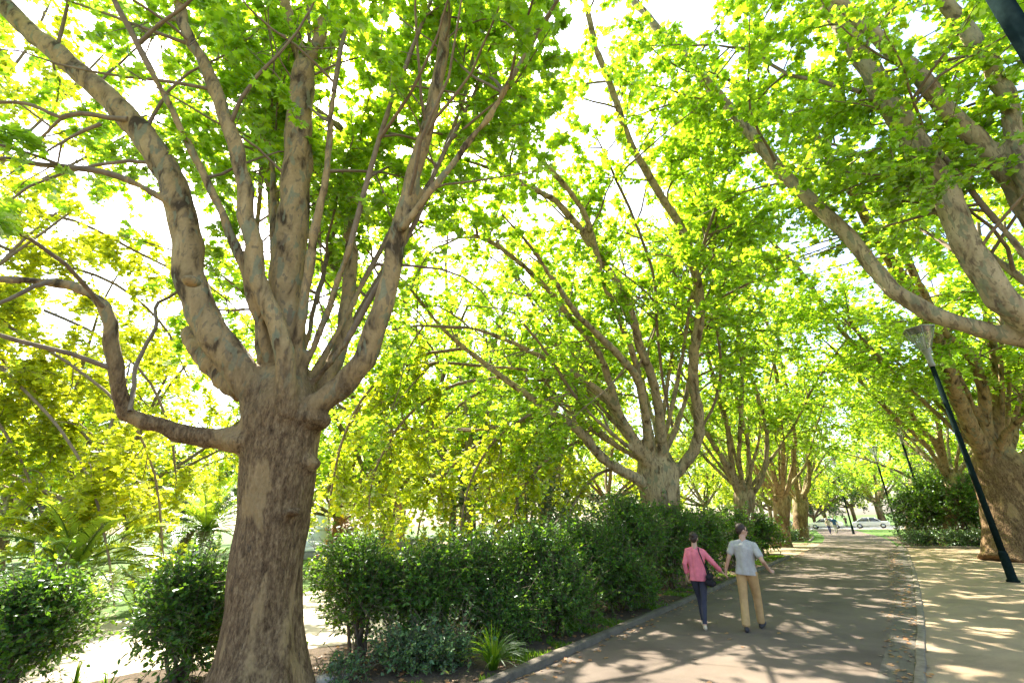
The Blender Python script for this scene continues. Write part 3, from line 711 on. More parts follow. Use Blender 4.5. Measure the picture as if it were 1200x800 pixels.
# kerb on the right of the gutter
def kerb(name, pts, wd, h, m, z0=0.0):
    pts = np.array([p[:2] for p in pts]); t = np.gradient(pts, axis=0); t /= np.linalg.norm(t, axis=1)[:, None]; nn = np.stack([t[:, 1], -t[:, 0]], 1)
    prof = [(-wd/2, z0-.1), (-wd/2, z0+h*.8), (-wd*.36, z0+h), (wd*.36, z0+h), (wd/2, z0+h*.8), (wd/2, z0-.1)]; k = len(pts); j = RNG.normal(0, .006, (k, 2))
    V = np.concatenate([np.column_stack([pts+nn*a+j, np.full(k, z)+(j[:, 0] if z > z0 else 0)]) for a, z in prof]); F = []
    for q in range(5): i = np.arange(k-1); F.append(np.stack([q*k+i, q*k+i+1, (q+1)*k+i+1, (q+1)*k+i], 1))
    return tag(make_mesh(name, V, [np.concatenate(F)], m, None, False), kind='structure')
S2 = np.linspace(-20, 37, 160)
kerb('kerb', [sn(s, redge(s)+.06+bend(s)) for s in S2], .11, .03, M['kerb_pale'])
S3 = np.linspace(-20, 28, 160)
lk = [sn(s, -4.48) for s in S3]+[sn(28+1.6*math.sin(a), -4.48-1.6*(1-math.cos(a))) for a in np.linspace(.1, PI/2, 10)]+[sn(29.6, n) for n in np.linspace(-6.4, -12, 14)]
kerb('kerb', lk, .16, .10, M['kerb'])
isl = [sn(43.5, n) for n in np.linspace(-16, -8, 12)]+[sn(43.5+2.2*math.sin(a), -8+2.6*math.sin(a)**1) for a in np.linspace(.1, .9, 5)]+[sn(s, -5.3+bend(s)) for s in np.linspace(46, 57, 14)]+[sn(57.8, n) for n in np.linspace(-7.5, -16, 10)]
kerb('kerb', isl, .16, .10, M['kerb_pale'])
# sandy ground right of the kerb, up to the stone edging before the bush
sheet('gravel_area', [sn(s, redge(s)+.08) for s in np.linspace(-20, 37.2, 50)]+[sn(37.2, 30), sn(-20, 30)], .008, M['gravel'])
kerb('kerb', [sn(37.25, n) for n in np.linspace(.2, 14, 30)], .15, .12, M['kerb_pale'])
# planted bed left of the path, sandy clearing beyond it
sheet('planting_bed', [sn(-20, -4.55), sn(28, -4.55), sn(29.5, -6), sn(29.5, -8.3), sn(6, -8.0), sn(3, -9.3), sn(-20, -9.3)], .010, M['soil'])
wob = [(-20, -8.0), (0, -7.9), (4, -7.6), (9, -7.9), (14, -8.3), (20, -8.5), (29.5, -9), (33, -13), (27, -15.2), (18, -15.6), (12, -16.2), (6, -15.0), (2, -15.6), (-6, -16), (-20, -15)]
sheet('sandy_clearing', [sn(*p) for p in wob], .006, M['sand'])
strip('side_path', [sn(29.7, n) for n in np.linspace(-4.4, -60, 5)], [sn(43.4, n) for n in np.linspace(-4.4, -60, 5)], .004, M['gravel'])
sheet('shrub_bed', [sn(37.3, .3), sn(56, -.9), sn(60, 8), sn(37.3, 14)], .006, M['soil'])
# the street at the far end
strip('road', [sn(86, n) for n in (-90, 0, 90)], [sn(99, n) for n in (-90, 0, 90)], .010, M['road'])
strip('pavement', [sn(82, n) for n in (-90, 0, 90)], [sn(85.9, n) for n in (-90, 0, 90)], .008, M['sand'])
strip('far_pavement', [sn(99.1, n) for n in (-90, 0, 90)], [sn(106, n) for n in (-90, 0, 90)], .008, M['sand'])

# ================================================================== background trees
def generic_tree(name, seed, H, spread, nl, lsize, den, lmat, bmat, r0=.45, fork=3.2, low=2.0, lod='kite', droop=.2, g=(1.0, 3.6, 1.5, 1.6), el=(.35, 1.2), label='', cat='tree', voxel=.12):
    rng = np.random.default_rng(seed)
    tr = np.array([(0, 0, -.3, r0*1.6), (0, 0, .4, r0*1.1), (.05, 0, fork*.6, r0*.9), (0, .05, fork, r0), (0, 0, fork+.6, r0*.6)])
    L = []
    for i in range(nl):
        e = el[0]+(el[1]-el[0])*((i*.618) % 1); a = i*2*PI/nl*2.6+rng.uniform(-.3, .3)
        Lg = (H-fork)*math.sin(e)+spread*math.cos(e)
        L.append(gen_limb((0, 0, fork-.2), a, e, Lg*rng.uniform(.85, 1.1), r0*.45, rng, curve=.3 if e > .6 else .15))
    def prune(P): return P[:, 2] > low+rng.uniform(0, .8, len(P))
    return build_tree(name, label, 'trees beyond the clearing', (0, 0, 0), L, [tr], voxel, rng, lod, lsize, lmat, bmat, gen=g, leaf_den=den, tmin=.2, prune=prune, droop2=.09, droop3=droop, cat=cat)

def put(proto, X, Y, rz, sc_, label, first=False, group=None, z=0.0):
    o = proto if first else copy_tree(proto)
    o.location = (X, Y, z); o.rotation_euler = (0, 0, rz); o.scale = (sc_,)*3
    o['label'] = label
    if group: o['group'] = group
    return o
def XY(u, Y):
    d = ray(u, 612); return d[0]/d[1]*Y, Y
pa = generic_tree('plane_tree', 101, 13, 7.5, 13, .17, 21, M['leaf_warm'], M['bark_far'], low=.9, lod='l1', g=(1.5, 3.0, 2.6, 1.4), el=(.12, 1.2), droop=.3, r0=.3)
pb = generic_tree('plane_tree', 102, 15, 8, 12, .21, 20, M['leaf'], M['bark_far'], low=2.0)
pc = generic_tree('evergreen_tree', 103, 11, 4.5, 14, .26, 16, M['leaf_dark'], M['bark_far'], r0=.3, fork=1.6, low=.8)
spots = [
    (pa, *XY(105, 23), 2.0, .95, 'yellow green tree hanging over the palms at the left', True),
    (pa, *XY(395, 38), 2.4, .9, 'yellow green tree right behind the white monument', False),
    (pb, *XY(225, 50), 1.0, .9, 'tree standing behind the middle palm, seen left of the big trunk', True),
    (pa, *XY(530, 40), 5.0, 1.1, 'yellow green tree in the middle distance behind the hedge, between the two biggest trunks', False),
    (pb, *XY(640, 35), 2.6, 1.25, 'green tree behind the hedge, left of the central forked trunk', False),
    (pa, *XY(715, 48), .9, 1.2, 'yellow green tree seen under the long low limbs of the central tree', False),
    (pb, *XY(10, 30), 4.0, 1.0, 'tall green tree at the far left behind the palm', False),
    (pb, *XY(330, 50), 5.2, 1.1, 'distant tree hidden mostly by the big trunk', False),
    (pb, *XY(548, 31), 1.6, 1.3, 'tall green tree behind the hedge, midway between the two biggest trunks', False),
    (pb, *XY(455, 34), 2.9, 1.25, 'tall green tree rising above the pale garden wall', False),
    (pb, *XY(470, 52), 3.1, 1.1, 'distant small-looking tree beyond the tall ones behind the garden wall', False),
    (pb, *XY(585, 62), .2, 1.2, 'distant tree above the middle of the hedge', False),
    (pa, *XY(830, 62), 1.7, 1.1, 'distant yellow green tree seen between the central and the third trunk', False),
    (pa, *XY(895, 74), 4.4, 1.1, 'distant yellow green tree seen between two trunks of the far left row', False),
]
for p_, X, Y, rz, s_, lab, first in spots: put(p_, X, Y, rz, s_, lab, first)
dk = [(*XY(218, 46), .3, .75, 'round dark green tree behind the middle palm'), (*XY(62, 40), 2.2, 1.25, 'tall dark evergreen rising behind the hanging golden sprays at the left'),
      (*XY(618, 30), 1.0, .62, 'narrow dark green tree hung with leaves left of the central trunk'),
      (*XY(955, 88), 3.0, 1.0, 'dark evergreen across the street beyond the far trunks')]
for i, (X, Y, rz, s_, lab) in enumerate(dk): put(pc, X, Y, rz, s_, lab, i == 0)
# street trees across the far road and the far ring that closes the view
k = 0
far = [(u, 96+8*math.sin(u)) for u in (720, 790, 850, 905, 935, 968, 1003, 1035, 1075, 1120, 1170, 1230)] + [(u, 84+7*math.sin(u*.7)) for u in (-120, -30, 60, 150, 240, 330, 400, 460, 530, 600, 660)]
names_far = ['tree across the far street', 'distant tree closing off the lawn']
for u, Y in far:
    X, Y = XY(u, Y)
    where = names_far[0] if u > 700 else names_far[1]
    q = copy_tree(pb if k % 3 else pa); q.location = (X, Y, 0); q.rotation_euler = (0, 0, k*1.3); s_ = 1.0+.25*math.sin(k*2.1); q.scale = (s_*1.15, s_*1.15, s_)
    q['group'] = 'far trees across the street' if u > 700 else 'far trees beyond the lawn'
    q['label'] = 'distant leafy tree across the street beyond the end of the path' if u > 700 else 'distant leafy tree in the belt that closes off the lawn at the left'
    k += 1
# trees on the far right behind the bush
for X, Y, rz, s_, lab in ((*sn(46, 9)[:2], .5, 1.05, 'leafy tree behind the dark bush at the right, nearer the lamp post'), (*sn(60, 5.5)[:2], 2.5, 1.0, 'leafy tree over the far end of the shrub bed at the right'),
                          (*sn(40, 17)[:2], 1.5, 1.1, 'leafy tree behind the broad tree at the right edge'), (*sn(30, 13)[:2], 3.5, 1.0, 'leafy tree beyond the sandy ground at the right edge'),
                          (*sn(56, -9)[:2], 4.5, .95, 'leafy tree on the far grass bed beyond the last trunk of the left row')):
    q = put(pb, X, Y, rz, s_, lab)

# ================================================================== shrubs
def shrub(name, label, cat, group, base, rx, ry, h, n, lsize, lmat, seed, lod='oval', stems=8, lobes=9, zlow=.22, up=.35):
    rng = np.random.default_rng(seed); root = empty(name, base); tag(root, label, cat, group); base = np.array(base, float)
    cen = []
    for i in range(lobes):
        a = i*2.4+rng.uniform(-.4, .4); q = math.sqrt((i+.5)/lobes)*.64
        zc = h*(zlow+(1-zlow)*(.46+.42*rng.uniform(-1, 1)*(1-.3*q))); s_ = rng.uniform(.24, .54)
        cen.append((math.cos(a)*q*rx, math.sin(a)*q*ry, zc, s_*rx, s_*ry, min(s_*h*.62, h-zc)*1.0))
    cen.append((0, 0, h*.62, rx*.55, ry*.55, h*.38)); cen = np.array(cen)
    # leaf twigs: short shoots starting in a lobe and reaching its skin
    m = n//9; li = rng.choice(len(cen), m, p=(cen[:, 3]*cen[:, 5])/(cen[:, 3]*cen[:, 5]).sum())
    d = norm(rng.normal(0, 1, (m, 3))+np.array((0, 0, .25))); r = rng.uniform(.4, 1.22, m)**.75
    tip = cen[li, :3]+d*cen[li, 3:6]*r[:, None]
    ok = tip[:, 2] > h*.08; tip, d, li = tip[ok], d[ok], li[ok]
    shoot = norm(d+rng.normal(0, .5, d.shape)+np.array((0, 0, .45)))*lsize*rng.uniform(2.0, 4.2, (len(tip), 1))*np.where(rng.random((len(tip), 1)) < .14, 2.4, 1.0)
    P = np.stack([tip, tip+shoot*.5, tip+shoot], 1)+base
    idx = np.repeat(np.arange(len(P)), 9); t = rng.random(len(idx))
    pos = P[idx, 0]+(P[idx, 2]-P[idx, 0])*t[:, None]
    ld = norm(norm(shoot)[idx]*.7+norm(rng.normal(0, 1, (len(idx), 3)))*.9)
    V, F, hu = place_leaves(pos, lsize, lod, up, rng, dirs=ld)
    mb = MB()
    for i in range(stems):
        a = i*2*PI/stems+rng.uniform(-.3, .3); c = cen[i % len(cen)]; b0 = base+np.array((math.cos(a)*.12*rx, math.sin(a)*.12*ry, -.05))
        q = spline(np.array([b0, b0+np.array((c[0]*.35, c[1]*.35, c[2]*.5)), base+c[:3]+np.array((0, 0, c[5]*.5))]), 8)
        mb.tube(q+rng.normal(0, .012, q.shape), np.linspace(.022, .007, 8)*max(1, h*.9), 6)
    V2, F2 = tubes(P, np.full((len(P), 3), .0035)*max(1, lsize/.07), 3); mb.add(V2, [F2])
    mb.build('stems', M['stem'], root)
    make_mesh('foliage', V, F, lmat, root, False, hu)
    return root
def height_at(u, v, Y): return float(at(u, v, Y)[0][2])
SH = 'dark evergreen shrubs of the path bed'
def shr(u, vb, vt, wpx, label, seed, n=14000, l=.075, depth=1.0, n_=None, lm=None, **k):
    g = ground(u, vb) if n_ is None else on_row(u, n_); dep = at(u, 700, g[1])[1]
    h = height_at(u, vt, g[1]); r = wpx/2*dep/FPX
    return shrub(k.pop('name', 'evergreen_shrub'), label, 'shrub', k.pop('group', SH), g, r, r*depth, h, n, l, lm or M['leaf_gloss'], seed, **k)
shr(5, 812, 682, 112, 'dense dark shrub at the bottom left corner', 201, 17000, .075)
shr(208, 800, 660, 112, 'dark glossy shrub just left of the big trunk', 202, 15000, .072)
shr(418, 772, 640, 112, 'dark leafy shrub just right of the big trunk with bare stems below', 203, 13000, .068, zlow=.36)
shr(500, 0, 650, 110, 'dark shrub behind the pale groundcover, second in the hedge', 204, 12000, .075, n_=-6.6)
shr(560, 0, 640, 112, 'dark shrub behind the strappy grass clump', 205, 12000, .075, n_=-6.4)
shr(622, 0, 628, 112, 'dark shrub in the middle of the hedge, right of the strappy clump', 206, 12000, .08, n_=-6.2)
shr(682, 0, 612, 112, 'tall dark shrub left of the central plane tree', 207, 13000, .085, n_=-6.0)
shr(740, 0, 592, 104, 'tallest shrub of the hedge in front of the central plane tree', 208, 13000, .09, n_=-5.8)
shr(788, 0, 600, 86, 'dark shrub behind the woman in pink', 209, 10000, .1, n_=-5.6)
shr(826, 0, 606, 70, 'dark shrub between the heads of the walking couple', 210, 8000, .11, n_=-5.5)
shr(858, 0, 604, 62, 'dark shrub behind the grey-shirted man', 211, 8000, .12, n_=-5.5)
shr(892, 0, 606, 50, 'last shrub of the hedge at the end of the path bed', 212, 6000, .13, n_=-5.6)
shr(655, 0, 664, 95, 'lower shrub at the kerb side in front of the tall hedge', 213, 9000, .075, n_=-5.4)
shr(735, 0, 655, 90, 'lower shrub at the kerb side below the central plane tree', 214, 9000, .08, n_=-5.3)
shr(600, 0, 700, 70, 'small low shrub near the kerb right of the strappy clump', 216, 5000, .06, n_=-5.6)
# right side
gR = sn(41.5, 3.6); 
shrub('evergreen_shrub', 'big dark rounded bush beyond the sandy ground at the right', 'shrub', 'bushes of the right bed', gR, 3.0, 3.0, 4.6, 16000, .17, M['leaf_gloss'], 221, lobes=10)
shrub('evergreen_shrub', 'brighter green bush at the path edge left of the big dark bush', 'shrub', 'bushes of the right bed', sn(43.0, 1.4), 1.6, 1.8, 2.9, 8000, .16, M['leaf_dark'], 222)
shrub('evergreen_shrub', 'small dark bush behind the lamp post beside the big dark bush', 'shrub', 'bushes of the right bed', sn(39.2, 6.6), 1.9, 1.8, 2.6, 8000, .15, M['leaf_gloss'], 223)
for i, (s_, n_) in enumerate(((38.4, 1.0), (38.3, 2.6), (38.4, 4.2), (38.3, 5.8))):
    shrub('groundcover_plant', ['low leafy clump at the corner of the right bed', 'low leafy clump second from the corner of the right bed', 'low leafy clump third from the corner of the right bed', 'low leafy clump nearest the lamp post in the right bed'][i], 'plant', 'low clumps along the stone edging', sn(s_, n_), 1.0, .8, .75, 2600, .12, M['leaf_pale'], 230+i, zlow=.1)
# groundcover and strappy clump
shr(500, 783, 750, 120, 'low pale-leaved groundcover clump in front of the hedge', 241, 5200, .07, lm=M['leaf_pale'], zlow=.05, stems=5, name='groundcover_plant', depth=.6, lobes=8)
shr(405, 798, 776, 60, 'small low leafy plant beside the base of the big trunk', 242, 900, .05, lm=M['leaf_pale'], zlow=.05, stems=4, name='groundcover_plant', depth=.6)
def clump(name, label, base, n, h, spread, wd, m, seed, cat='plant'):
    rng = np.random.default_rng(seed); base = np.array(base, float); k = 6
    a = rng.uniform(0, 2*PI, n); lean = rng.uniform(.15, 1.15, n); hh = h*rng.uniform(.6, 1.15, n)
    d = np.stack([np.cos(a), np.sin(a), np.zeros(n)], 1); t = np.linspace(0, 1, k)
    side = np.stack([-np.sin(a), np.cos(a), np.zeros(n)], 1)
    r0 = d*rng.uniform(0, .12, (n, 1))*spread
    X = (t**1.6)[None, :]*(spread*lean)[:, None]; Z = hh[:, None]*(t[None, :]*1.35-lean[:, None]*.75*t[None, :]**2.4)
    P = r0[:, None]+d[:, None]*X[..., None]+np.array((0, 0, 1))*Z[..., None]+base
    wv = wd*np.array([.6, 1, 1, .8, .5, .08])[None, :, None]*side[:, None]
    V = np.stack([P-wv, P+wv+np.array((0, 0, wd*.4))], 2).reshape(-1, 3)
    i = (np.arange(n)*k*2)[:, None]+np.arange(k-1)[None]*2; F = np.stack([i, i+1, i+3, i+2], -1).reshape(-1, 4)
    o = make_mesh(name, V-base, [F], m, None, True, np.repeat(rng.random(n), k*2)); o.location = tuple(base)
    return tag(o, label, cat)
clump('strappy_plant', 'bright green strappy clump in the bed near the kerb', ground(578, 785), 130, .46, .5, .010, M['grassblade'], 251)
clump('strappy_plant', 'small strappy tuft at the bottom edge beside the clearing', ground(84, 815), 26, .30, .10, .012, M['grassblade'], 252)
clump('strappy_plant', 'second small strappy tuft at the bottom edge, beside the left shrub', ground(122, 822), 22, .30, .24, .012, M['grassblade'], 253)
clump('strappy_plant', 'thin green clump under the hedge right of the strappy plant', on_row(668, -5.1), 60, .35, .3, .008, M['grassblade'], 254)

# palms
def palm(label, base, ht, fl, nf, seed, zc=None):
    rng = np.random.default_rng(seed); root = empty('palm_tree', base); tag(root, label, 'palm'); base = np.array(base, float)
    mb = MB(); zz = np.linspace(-.2, ht, 26); 
    mb.tube(np.array([(base[0], base[1], base[2]+z) for z in zz]), np.array([.34+.05*(i % 2) for i in range(26)]), 14)
    mb.build('trunk', simple('palm_trunk_bark', (.13, .075, .04), .9, .4, 12, 1.0, .04), root)
    VV, FF, HH, off = [], [], [], 0; rb = MB()
    for i in range(nf):
        a = i*2.399; e = 1.35-1.25*(i/nf)+rng.uniform(-.1, .1); d = np.array((math.cos(a)*math.cos(e), math.sin(a)*math.cos(e), math.sin(e)))
        P = [base+np.array((0, 0, ht))]; 
        for j in range(10): d = norm(d+np.array((0, 0, -.13))); P.append(P[-1]+d*fl/10)
        P = np.array(P); rb.tube(P, np.linspace(.03, .006, 11), 5, False)
        t = np.repeat(np.linspace(.14, 1, 46), 2); sd = np.tile([-1., 1.], 46); f = t*9.99; ii = f.astype(int); w = (f-ii)[:, None]
        pos = P[ii]*(1-w)+P[ii+1]*w; T = norm(P[ii+1]-P[ii]); B = norm(np.cross(T, (0, 0, 1))); Nn = np.cross(B, T)
        L = fl*.20*np.sin(np.clip(t, .05, .98)*PI)**.5; dr = norm(T*.75+B*sd[:, None]*.8+Nn*.35+rng.normal(0, .07, (92, 3)))
        mid = pos+dr*L[:, None]*.5; tip = pos+dr*L[:, None]+np.array((0, 0, -.25))*L[:, None]*.5; wv = np.cross(dr, Nn)*.017*fl/2
        V = np.stack([pos, mid-wv, mid+wv, tip], 1).reshape(-1, 3); q = np.arange(92)[:, None]*4
        VV.append(V); FF.append(np.concatenate([q+np.array([[0, 1, 2]]), q+np.array([[1, 3, 2]])])+off); off += len(V); HH.append(np.full(len(V), rng.uniform(.2, .9)))
    rb.build('frond_ribs', M['leaf_palm'], root, hue=None)
    make_mesh('crown', np.vstack(VV), [np.vstack(FF)], M['leaf_palm'], root, False, np.concatenate(HH))
g1 = ground(66, 735); palm('squat palm with a brown scaly trunk at the left edge', g1, 1.05, 2.2, 34, 61)
gx = XY(243, 23); palm('bright feathery palm just left of the big trunk', (*gx, 0), 1.9, 3.0, 36, 62)

# small autumn-coloured bush
gx = XY(402, 30); shrub('autumn_shrub', 'small orange-tinged shrub beside the white monument', 'shrub', 'autumn tinted shrubs', (*gx, 0), .8, .8, 2.4, 2500, .13, leaf_mat('autumn_leaf', (.35, .14, .03), (.7, .28, .03), .5, .04), 63)

# rocks by the trunk
def rock(label, base, r, seed):
    rng = np.random.default_rng(seed); mb = MB(); mb.lathe([(.02, -.5), (.7, -.35), (1, 0), (.8, .4), (.45, .6), (.02, .66)], 11)
    V = np.concatenate(mb.V); V = V*(1+rng.uniform(-.16, .16, (len(V), 1)))*np.array((r, r*.75, r*.6))
    mb.V = [V]; o = mb.build('rock', M['rock'], None, False); o.location = tuple(base); o.rotation_euler = (0, 0, seed)
    tag(o, label, 'rock', 'rocks at the foot of the big tree')
for i, (u, v, r, lab) in enumerate(((380, 800, .17, 'pale rock touching the right root of the big trunk'), (402, 796, .12, 'smaller pale rock right of the big trunk'), (392, 780, .10, 'small rock behind the other rocks at the big trunk'))):
    rock(lab, ground(u, v)+(0, 0, .03), r, i+3)

# monument, garden wall
gx = XY(379, 45); root = empty('monument', (*gx, 0)); tag(root, 'white stone monument with a draped figure on a plinth', 'statue')
mb = MB(); mb.box(0, 0, .2, 3.4, 3.4, .4); mb.box(0, 0, .65, 2.6, 2.6, .5); mb.build('steps', M['white_stone'], root, False, local=True)
mb = MB(); mb.box(0, 0, 1.35, 1.7, 1.7, .9); mb.box(0, 0, 1.86, 1.95, 1.95, .12); mb.build('plinth', M['white_stone'], root, False, local=True)
mb = MB()
mb.tube([(0, 0, 1.9), (0, 0, 2.4), (.05, 0, 3.0), (.05, 0, 3.5), (.03, 0, 3.75)], [.75, .66, .48, .38, .14], 14)
mb.tube([(.05, 0, 3.7), (.05, -.02, 3.85), (.05, -.02, 4.02), (.05, 0, 4.12)], [.09, .16, .16, .06], 12)
mb.tube([(-.35, 0, 3.5), (-.6, -.2, 3.1), (-.4, -.5, 2.8)], [.14, .13, .09], 8); mb.tube([(.42, 0, 3.5), (.6, -.15, 3.0), (.45, -.45, 2.7)], [.14, .13, .09], 8)
mb.V = [v+np.array((*gx, 0)) for v in mb.V]; merge_remesh('figure', mb, .05, M['white_stone'], root, 3)
def wall(label, u0, u1, Y, h, m, m2):
    a = np.array(XY(u0, Y)); b = np.array(XY(u1, Y)); L = np.linalg.norm(b-a); c = (a+b)/2
    r = empty('garden_wall', (*c, 0), math.atan2(b[1]-a[1], b[0]-a[0])); tag(r, label, 'wall', kind='thing')
    mb = MB(); mb.box(0, 0, h/2-.05, L, .4, h); mb.build('wall_body', m, r, False, local=True)
    mb = MB(); mb.box(0, 0, h+.0, L+.1, .55, .1); mb.build('coping', m2, r, False, local=True)
wall('low grey garden wall in front of the white monument', 358, 402, 34, .55, M['grey_stone'], M['white_stone'])
wall('long pale low wall seen through the sprays above the hedge', 428, 512, 40, .95, M['grey_stone'], M['white_stone'])

# ================================================================== lamp posts
def lamp():
    r = empty('lamp_post', (0, 0, 0)); H = 7.9
    mb = MB(); mb.lathe([(.15, 0), (.15, .05), (.115, .08), (.105, .75), (.085, .82)], 20); mb.build('base', M['lamp_green'], r, True, local=True)
    mb = MB(); mb.lathe([(.083, .80), (.078, 2.5), (.066, 6.45)], 18); mb.build('pole', M['lamp_green'], r, True, local=True)
    mb = MB(); mb.lathe([(.09, 6.44), (.105, 6.5), (.085, 6.6), (.09, 6.85), (.13, 7.0), (.15, 7.03)], 18); mb.build('collar', M['lamp_pale'], r, True, local=True)
    # lantern: six glass panels flaring upwards, held by thin bars
    z0, z1, ra, rb = 7.04, 7.78, .15, .45
    g = MB(); g.lathe([(ra, z0), (rb, z1)], 6); g.F.pop(6); g.M.pop(6)
    a = np.arange(6)/6*2*PI
    i = np.arange(6); g.F[4] = [np.stack([i, (i+1) % 6, (i+1) % 6+6, i+6], 1)]; g.M[4] = [np.zeros(6, int)]
    g.build('lantern_glass', M['lantern_glass'], r, False, local=True)
    f = MB()
    for q in a:
        f.tube([(math.cos(q)*ra, math.sin(q)*ra, z0), (math.cos(q)*rb, math.sin(q)*rb, z1)], [.012, .012], 5)
    for z, rr in ((z0, ra), (z1, rb)):
        P = [(math.cos(q)*rr, math.sin(q)*rr, z) for q in list(a)+[0]]
        for j in range(6): f.tube([P[j], P[j+1]], [.013, .013], 5)
    f.build('lantern_frame', M['lamp_pale'], r, False, local=True)
    l = MB(); l.lathe([(.47, z1+.01), (.46, z1+.035), (.2, z1+.1), (.04, z1+.14)], 6); l.build('lantern_lid', M['lamp_pale'], r, False, local=True)
    b = MB(); b.lathe([(.02, z0), (.05, z0+.03), (.05, z0+.22), (.07, z0+.3), (.07, z0+.42), (.02, z0+.5)], 12); b.build('bulb', M['white_stone'], r, True, local=True)
    tag(r, 'x', 'lamp post', 'lamp posts along the park path'); return r
lp = lamp(); lp['label'] = 'dark green lamp post with flared glass lantern standing on the sandy ground'
lp.location = tuple(ground(1188, 682))
for X, Y, lab in ((4.19, 2.6, 'lamp post whose dark pole cuts the top right corner'), (*sn(43, 1.9)[:2], 'lamp post in the right bed, second along the path, lantern among leaves'),
                  (*sn(56, .2)[:2], 'distant thin lamp post at the right edge of the path near the street'), (*sn(63, -3.5)[:2], 'farthest lamp post, by the street at the end of the path')):
    q = copy_tree(lp); q.location = (X, Y, 0); q['label'] = lab

# ================================================================== cars on the far street
def car(paint):
    r = empty('parked_car', (0, 0, 0))
    pr = [(-2.15, .35), (-2.2, .62), (-2.12, .86), (-1.2, .93), (1.0, .95), (2.0, .90), (2.15, .75), (2.15, .35)]
    roof = [(-1.25, .93), (-.55, 1.40), (.85, 1.46), (1.7, .95)]
    def extr(mb, prof, ys):
        k = len(prof); V = np.concatenate([np.array([(x, y*(1 if z < 1.1 else .86), z) for x, z in prof]) for y in ys]); F = [(i, (i+1) % k, (i+1) % k+k, i+k) for i in range(k)]
        mb.add(V, [np.array(F), np.array([list(range(k))[::-1], list(range(k, 2*k))])])
    b = MB(); extr(b, pr, (-.86, .86)); body = b.build('body', paint, r, False, local=True)
    bv = body.modifiers.new('b', 'BEVEL'); bv.width = .07; bv.segments = 3; bv.limit_method = 'ANGLE'
    g = MB(); extr(g, [(x*.99, z) for x, z in roof], (-.80, .80)); g.build('windows', M['car_glass'], r, False, local=True)
    t = MB(); t.box(.12, 0, 1.44, 1.5, 1.36, .06); 
    for s_ in (-1, 1):
        for x0, z0, x1, z1 in ((-1.22, .93, -.55, 1.42), (1.68, .95, .86, 1.45), (.1, .93, .12, 1.44)):
            t.tube([(x0, s_*.81, z0), (x1, s_*.69, z1)], [.035, .035], 6)
    t.build('roof', paint, r, False, local=True)
    for x in (-1.35, 1.35):
        for s_ in (-1, 1):
            w_ = MB(); w_.lathe([(.2, -.1), (.31, -.1), (.33, -.06), (.33, .06), (.31, .1), (.2, .1)], 20); V = np.concatenate(w_.V); w_.V = [np.stack([V[:, 0]+x, V[:, 2]+s_*.78, V[:, 1]+.33], 1)]
            wo_ = w_.build('wheel', M['tyre'], r, False, local=True)
            w_ = MB(); w_.lathe([(.02, -.11), (.2, -.105), (.2, .105), (.02, .11)], 14); V = np.concatenate(w_.V); w_.V = [np.stack([V[:, 0]+x, V[:, 2]+s_*.78, V[:, 1]+.33], 1)]
            ri = w_.build('rim', M['rim'], wo_, False, local=True)
    for s_ in (-1, 1):
        h = MB(); h.box(-2.17, s_*.62, .68, .08, .32, .14); h.build('headlight', M['white_stone'], r, False, local=True)
    tag(r, 'x', 'car', 'cars parked on the far street'); return r
paints = [simple('paint_'+n_, c, .3, .03, 3, 0, .001, .6) for n_, c in (('white', (.8, .8, .8)), ('silver', (.5, .52, .55)), ('blue', (.16, .22, .32)), ('dark', (.05, .05, .06)))]
cars = []
dirn = math.atan2(Nv[1], Nv[0])
for i, (n_, pi_, lab) in enumerate(((-24, 0, 'white parked car farthest left on the far street'), (-18.5, 2, 'blue-grey parked car left of the strolling pair'), (-13, 0, 'white parked car behind the strolling pair at the end of the path'), (-7.5, 1, 'silver parked car at the end of the path'),
                                (-2, 0, 'white parked car right of the end of the path'), (3.5, 1, 'silver parked car right of the far lamp post'), (9, 3, 'dark parked car behind the leaning tree on the right'))):
    if pi_ in [c_[0] for c_ in cars]:
        c0 = copy_tree([c_[1] for c_ in cars if c_[0] == pi_][0])
    else: c0 = car(paints[pi_]); cars.append((pi_, c0))
    c0.location = tuple(sn(87.5, n_-6, .012)); c0.rotation_euler = (0, 0, dirn+(PI if i % 2 else 0)); c0['label'] = lab

# ================================================================== people
skin = simple('skin', (.42, .24, .16), .55, .08, 10, .1, .002)
def capsules(mb, segs):
    for s_ in segs:
        p0, r0, p1, r1 = np.array(s_[0], float), s_[1], np.array(s_[2], float), s_[3]; d = norm(p1-p0)
        mb.tube([p0-d*r0*.97, p0-d*r0*.75, p0-d*r0*.4, p0, p1, p1+d*r1*.4, p1+d*r1*.75, p1+d*r1*.97], [r0*.25, r0*.66, r0*.92, r0, r1, r1*.92, r1*.66, r1*.25], 14)
def ell(mb, c, r):
    p = [(math.sin(t)+1e-3, -math.cos(t)) for t in np.linspace(.08, PI-.08, 12)]
    q = MB(); q.lathe(p, 18); V = np.concatenate(q.V)*np.array(r)+np.array(c); mb.add(V, [np.concatenate(f) for f in q.F.values()])
def solid_part(name, mb, voxel, m, root, it=2):
        o = merge_remesh(name, mb, voxel, m, None, it); o.parent = root; return o
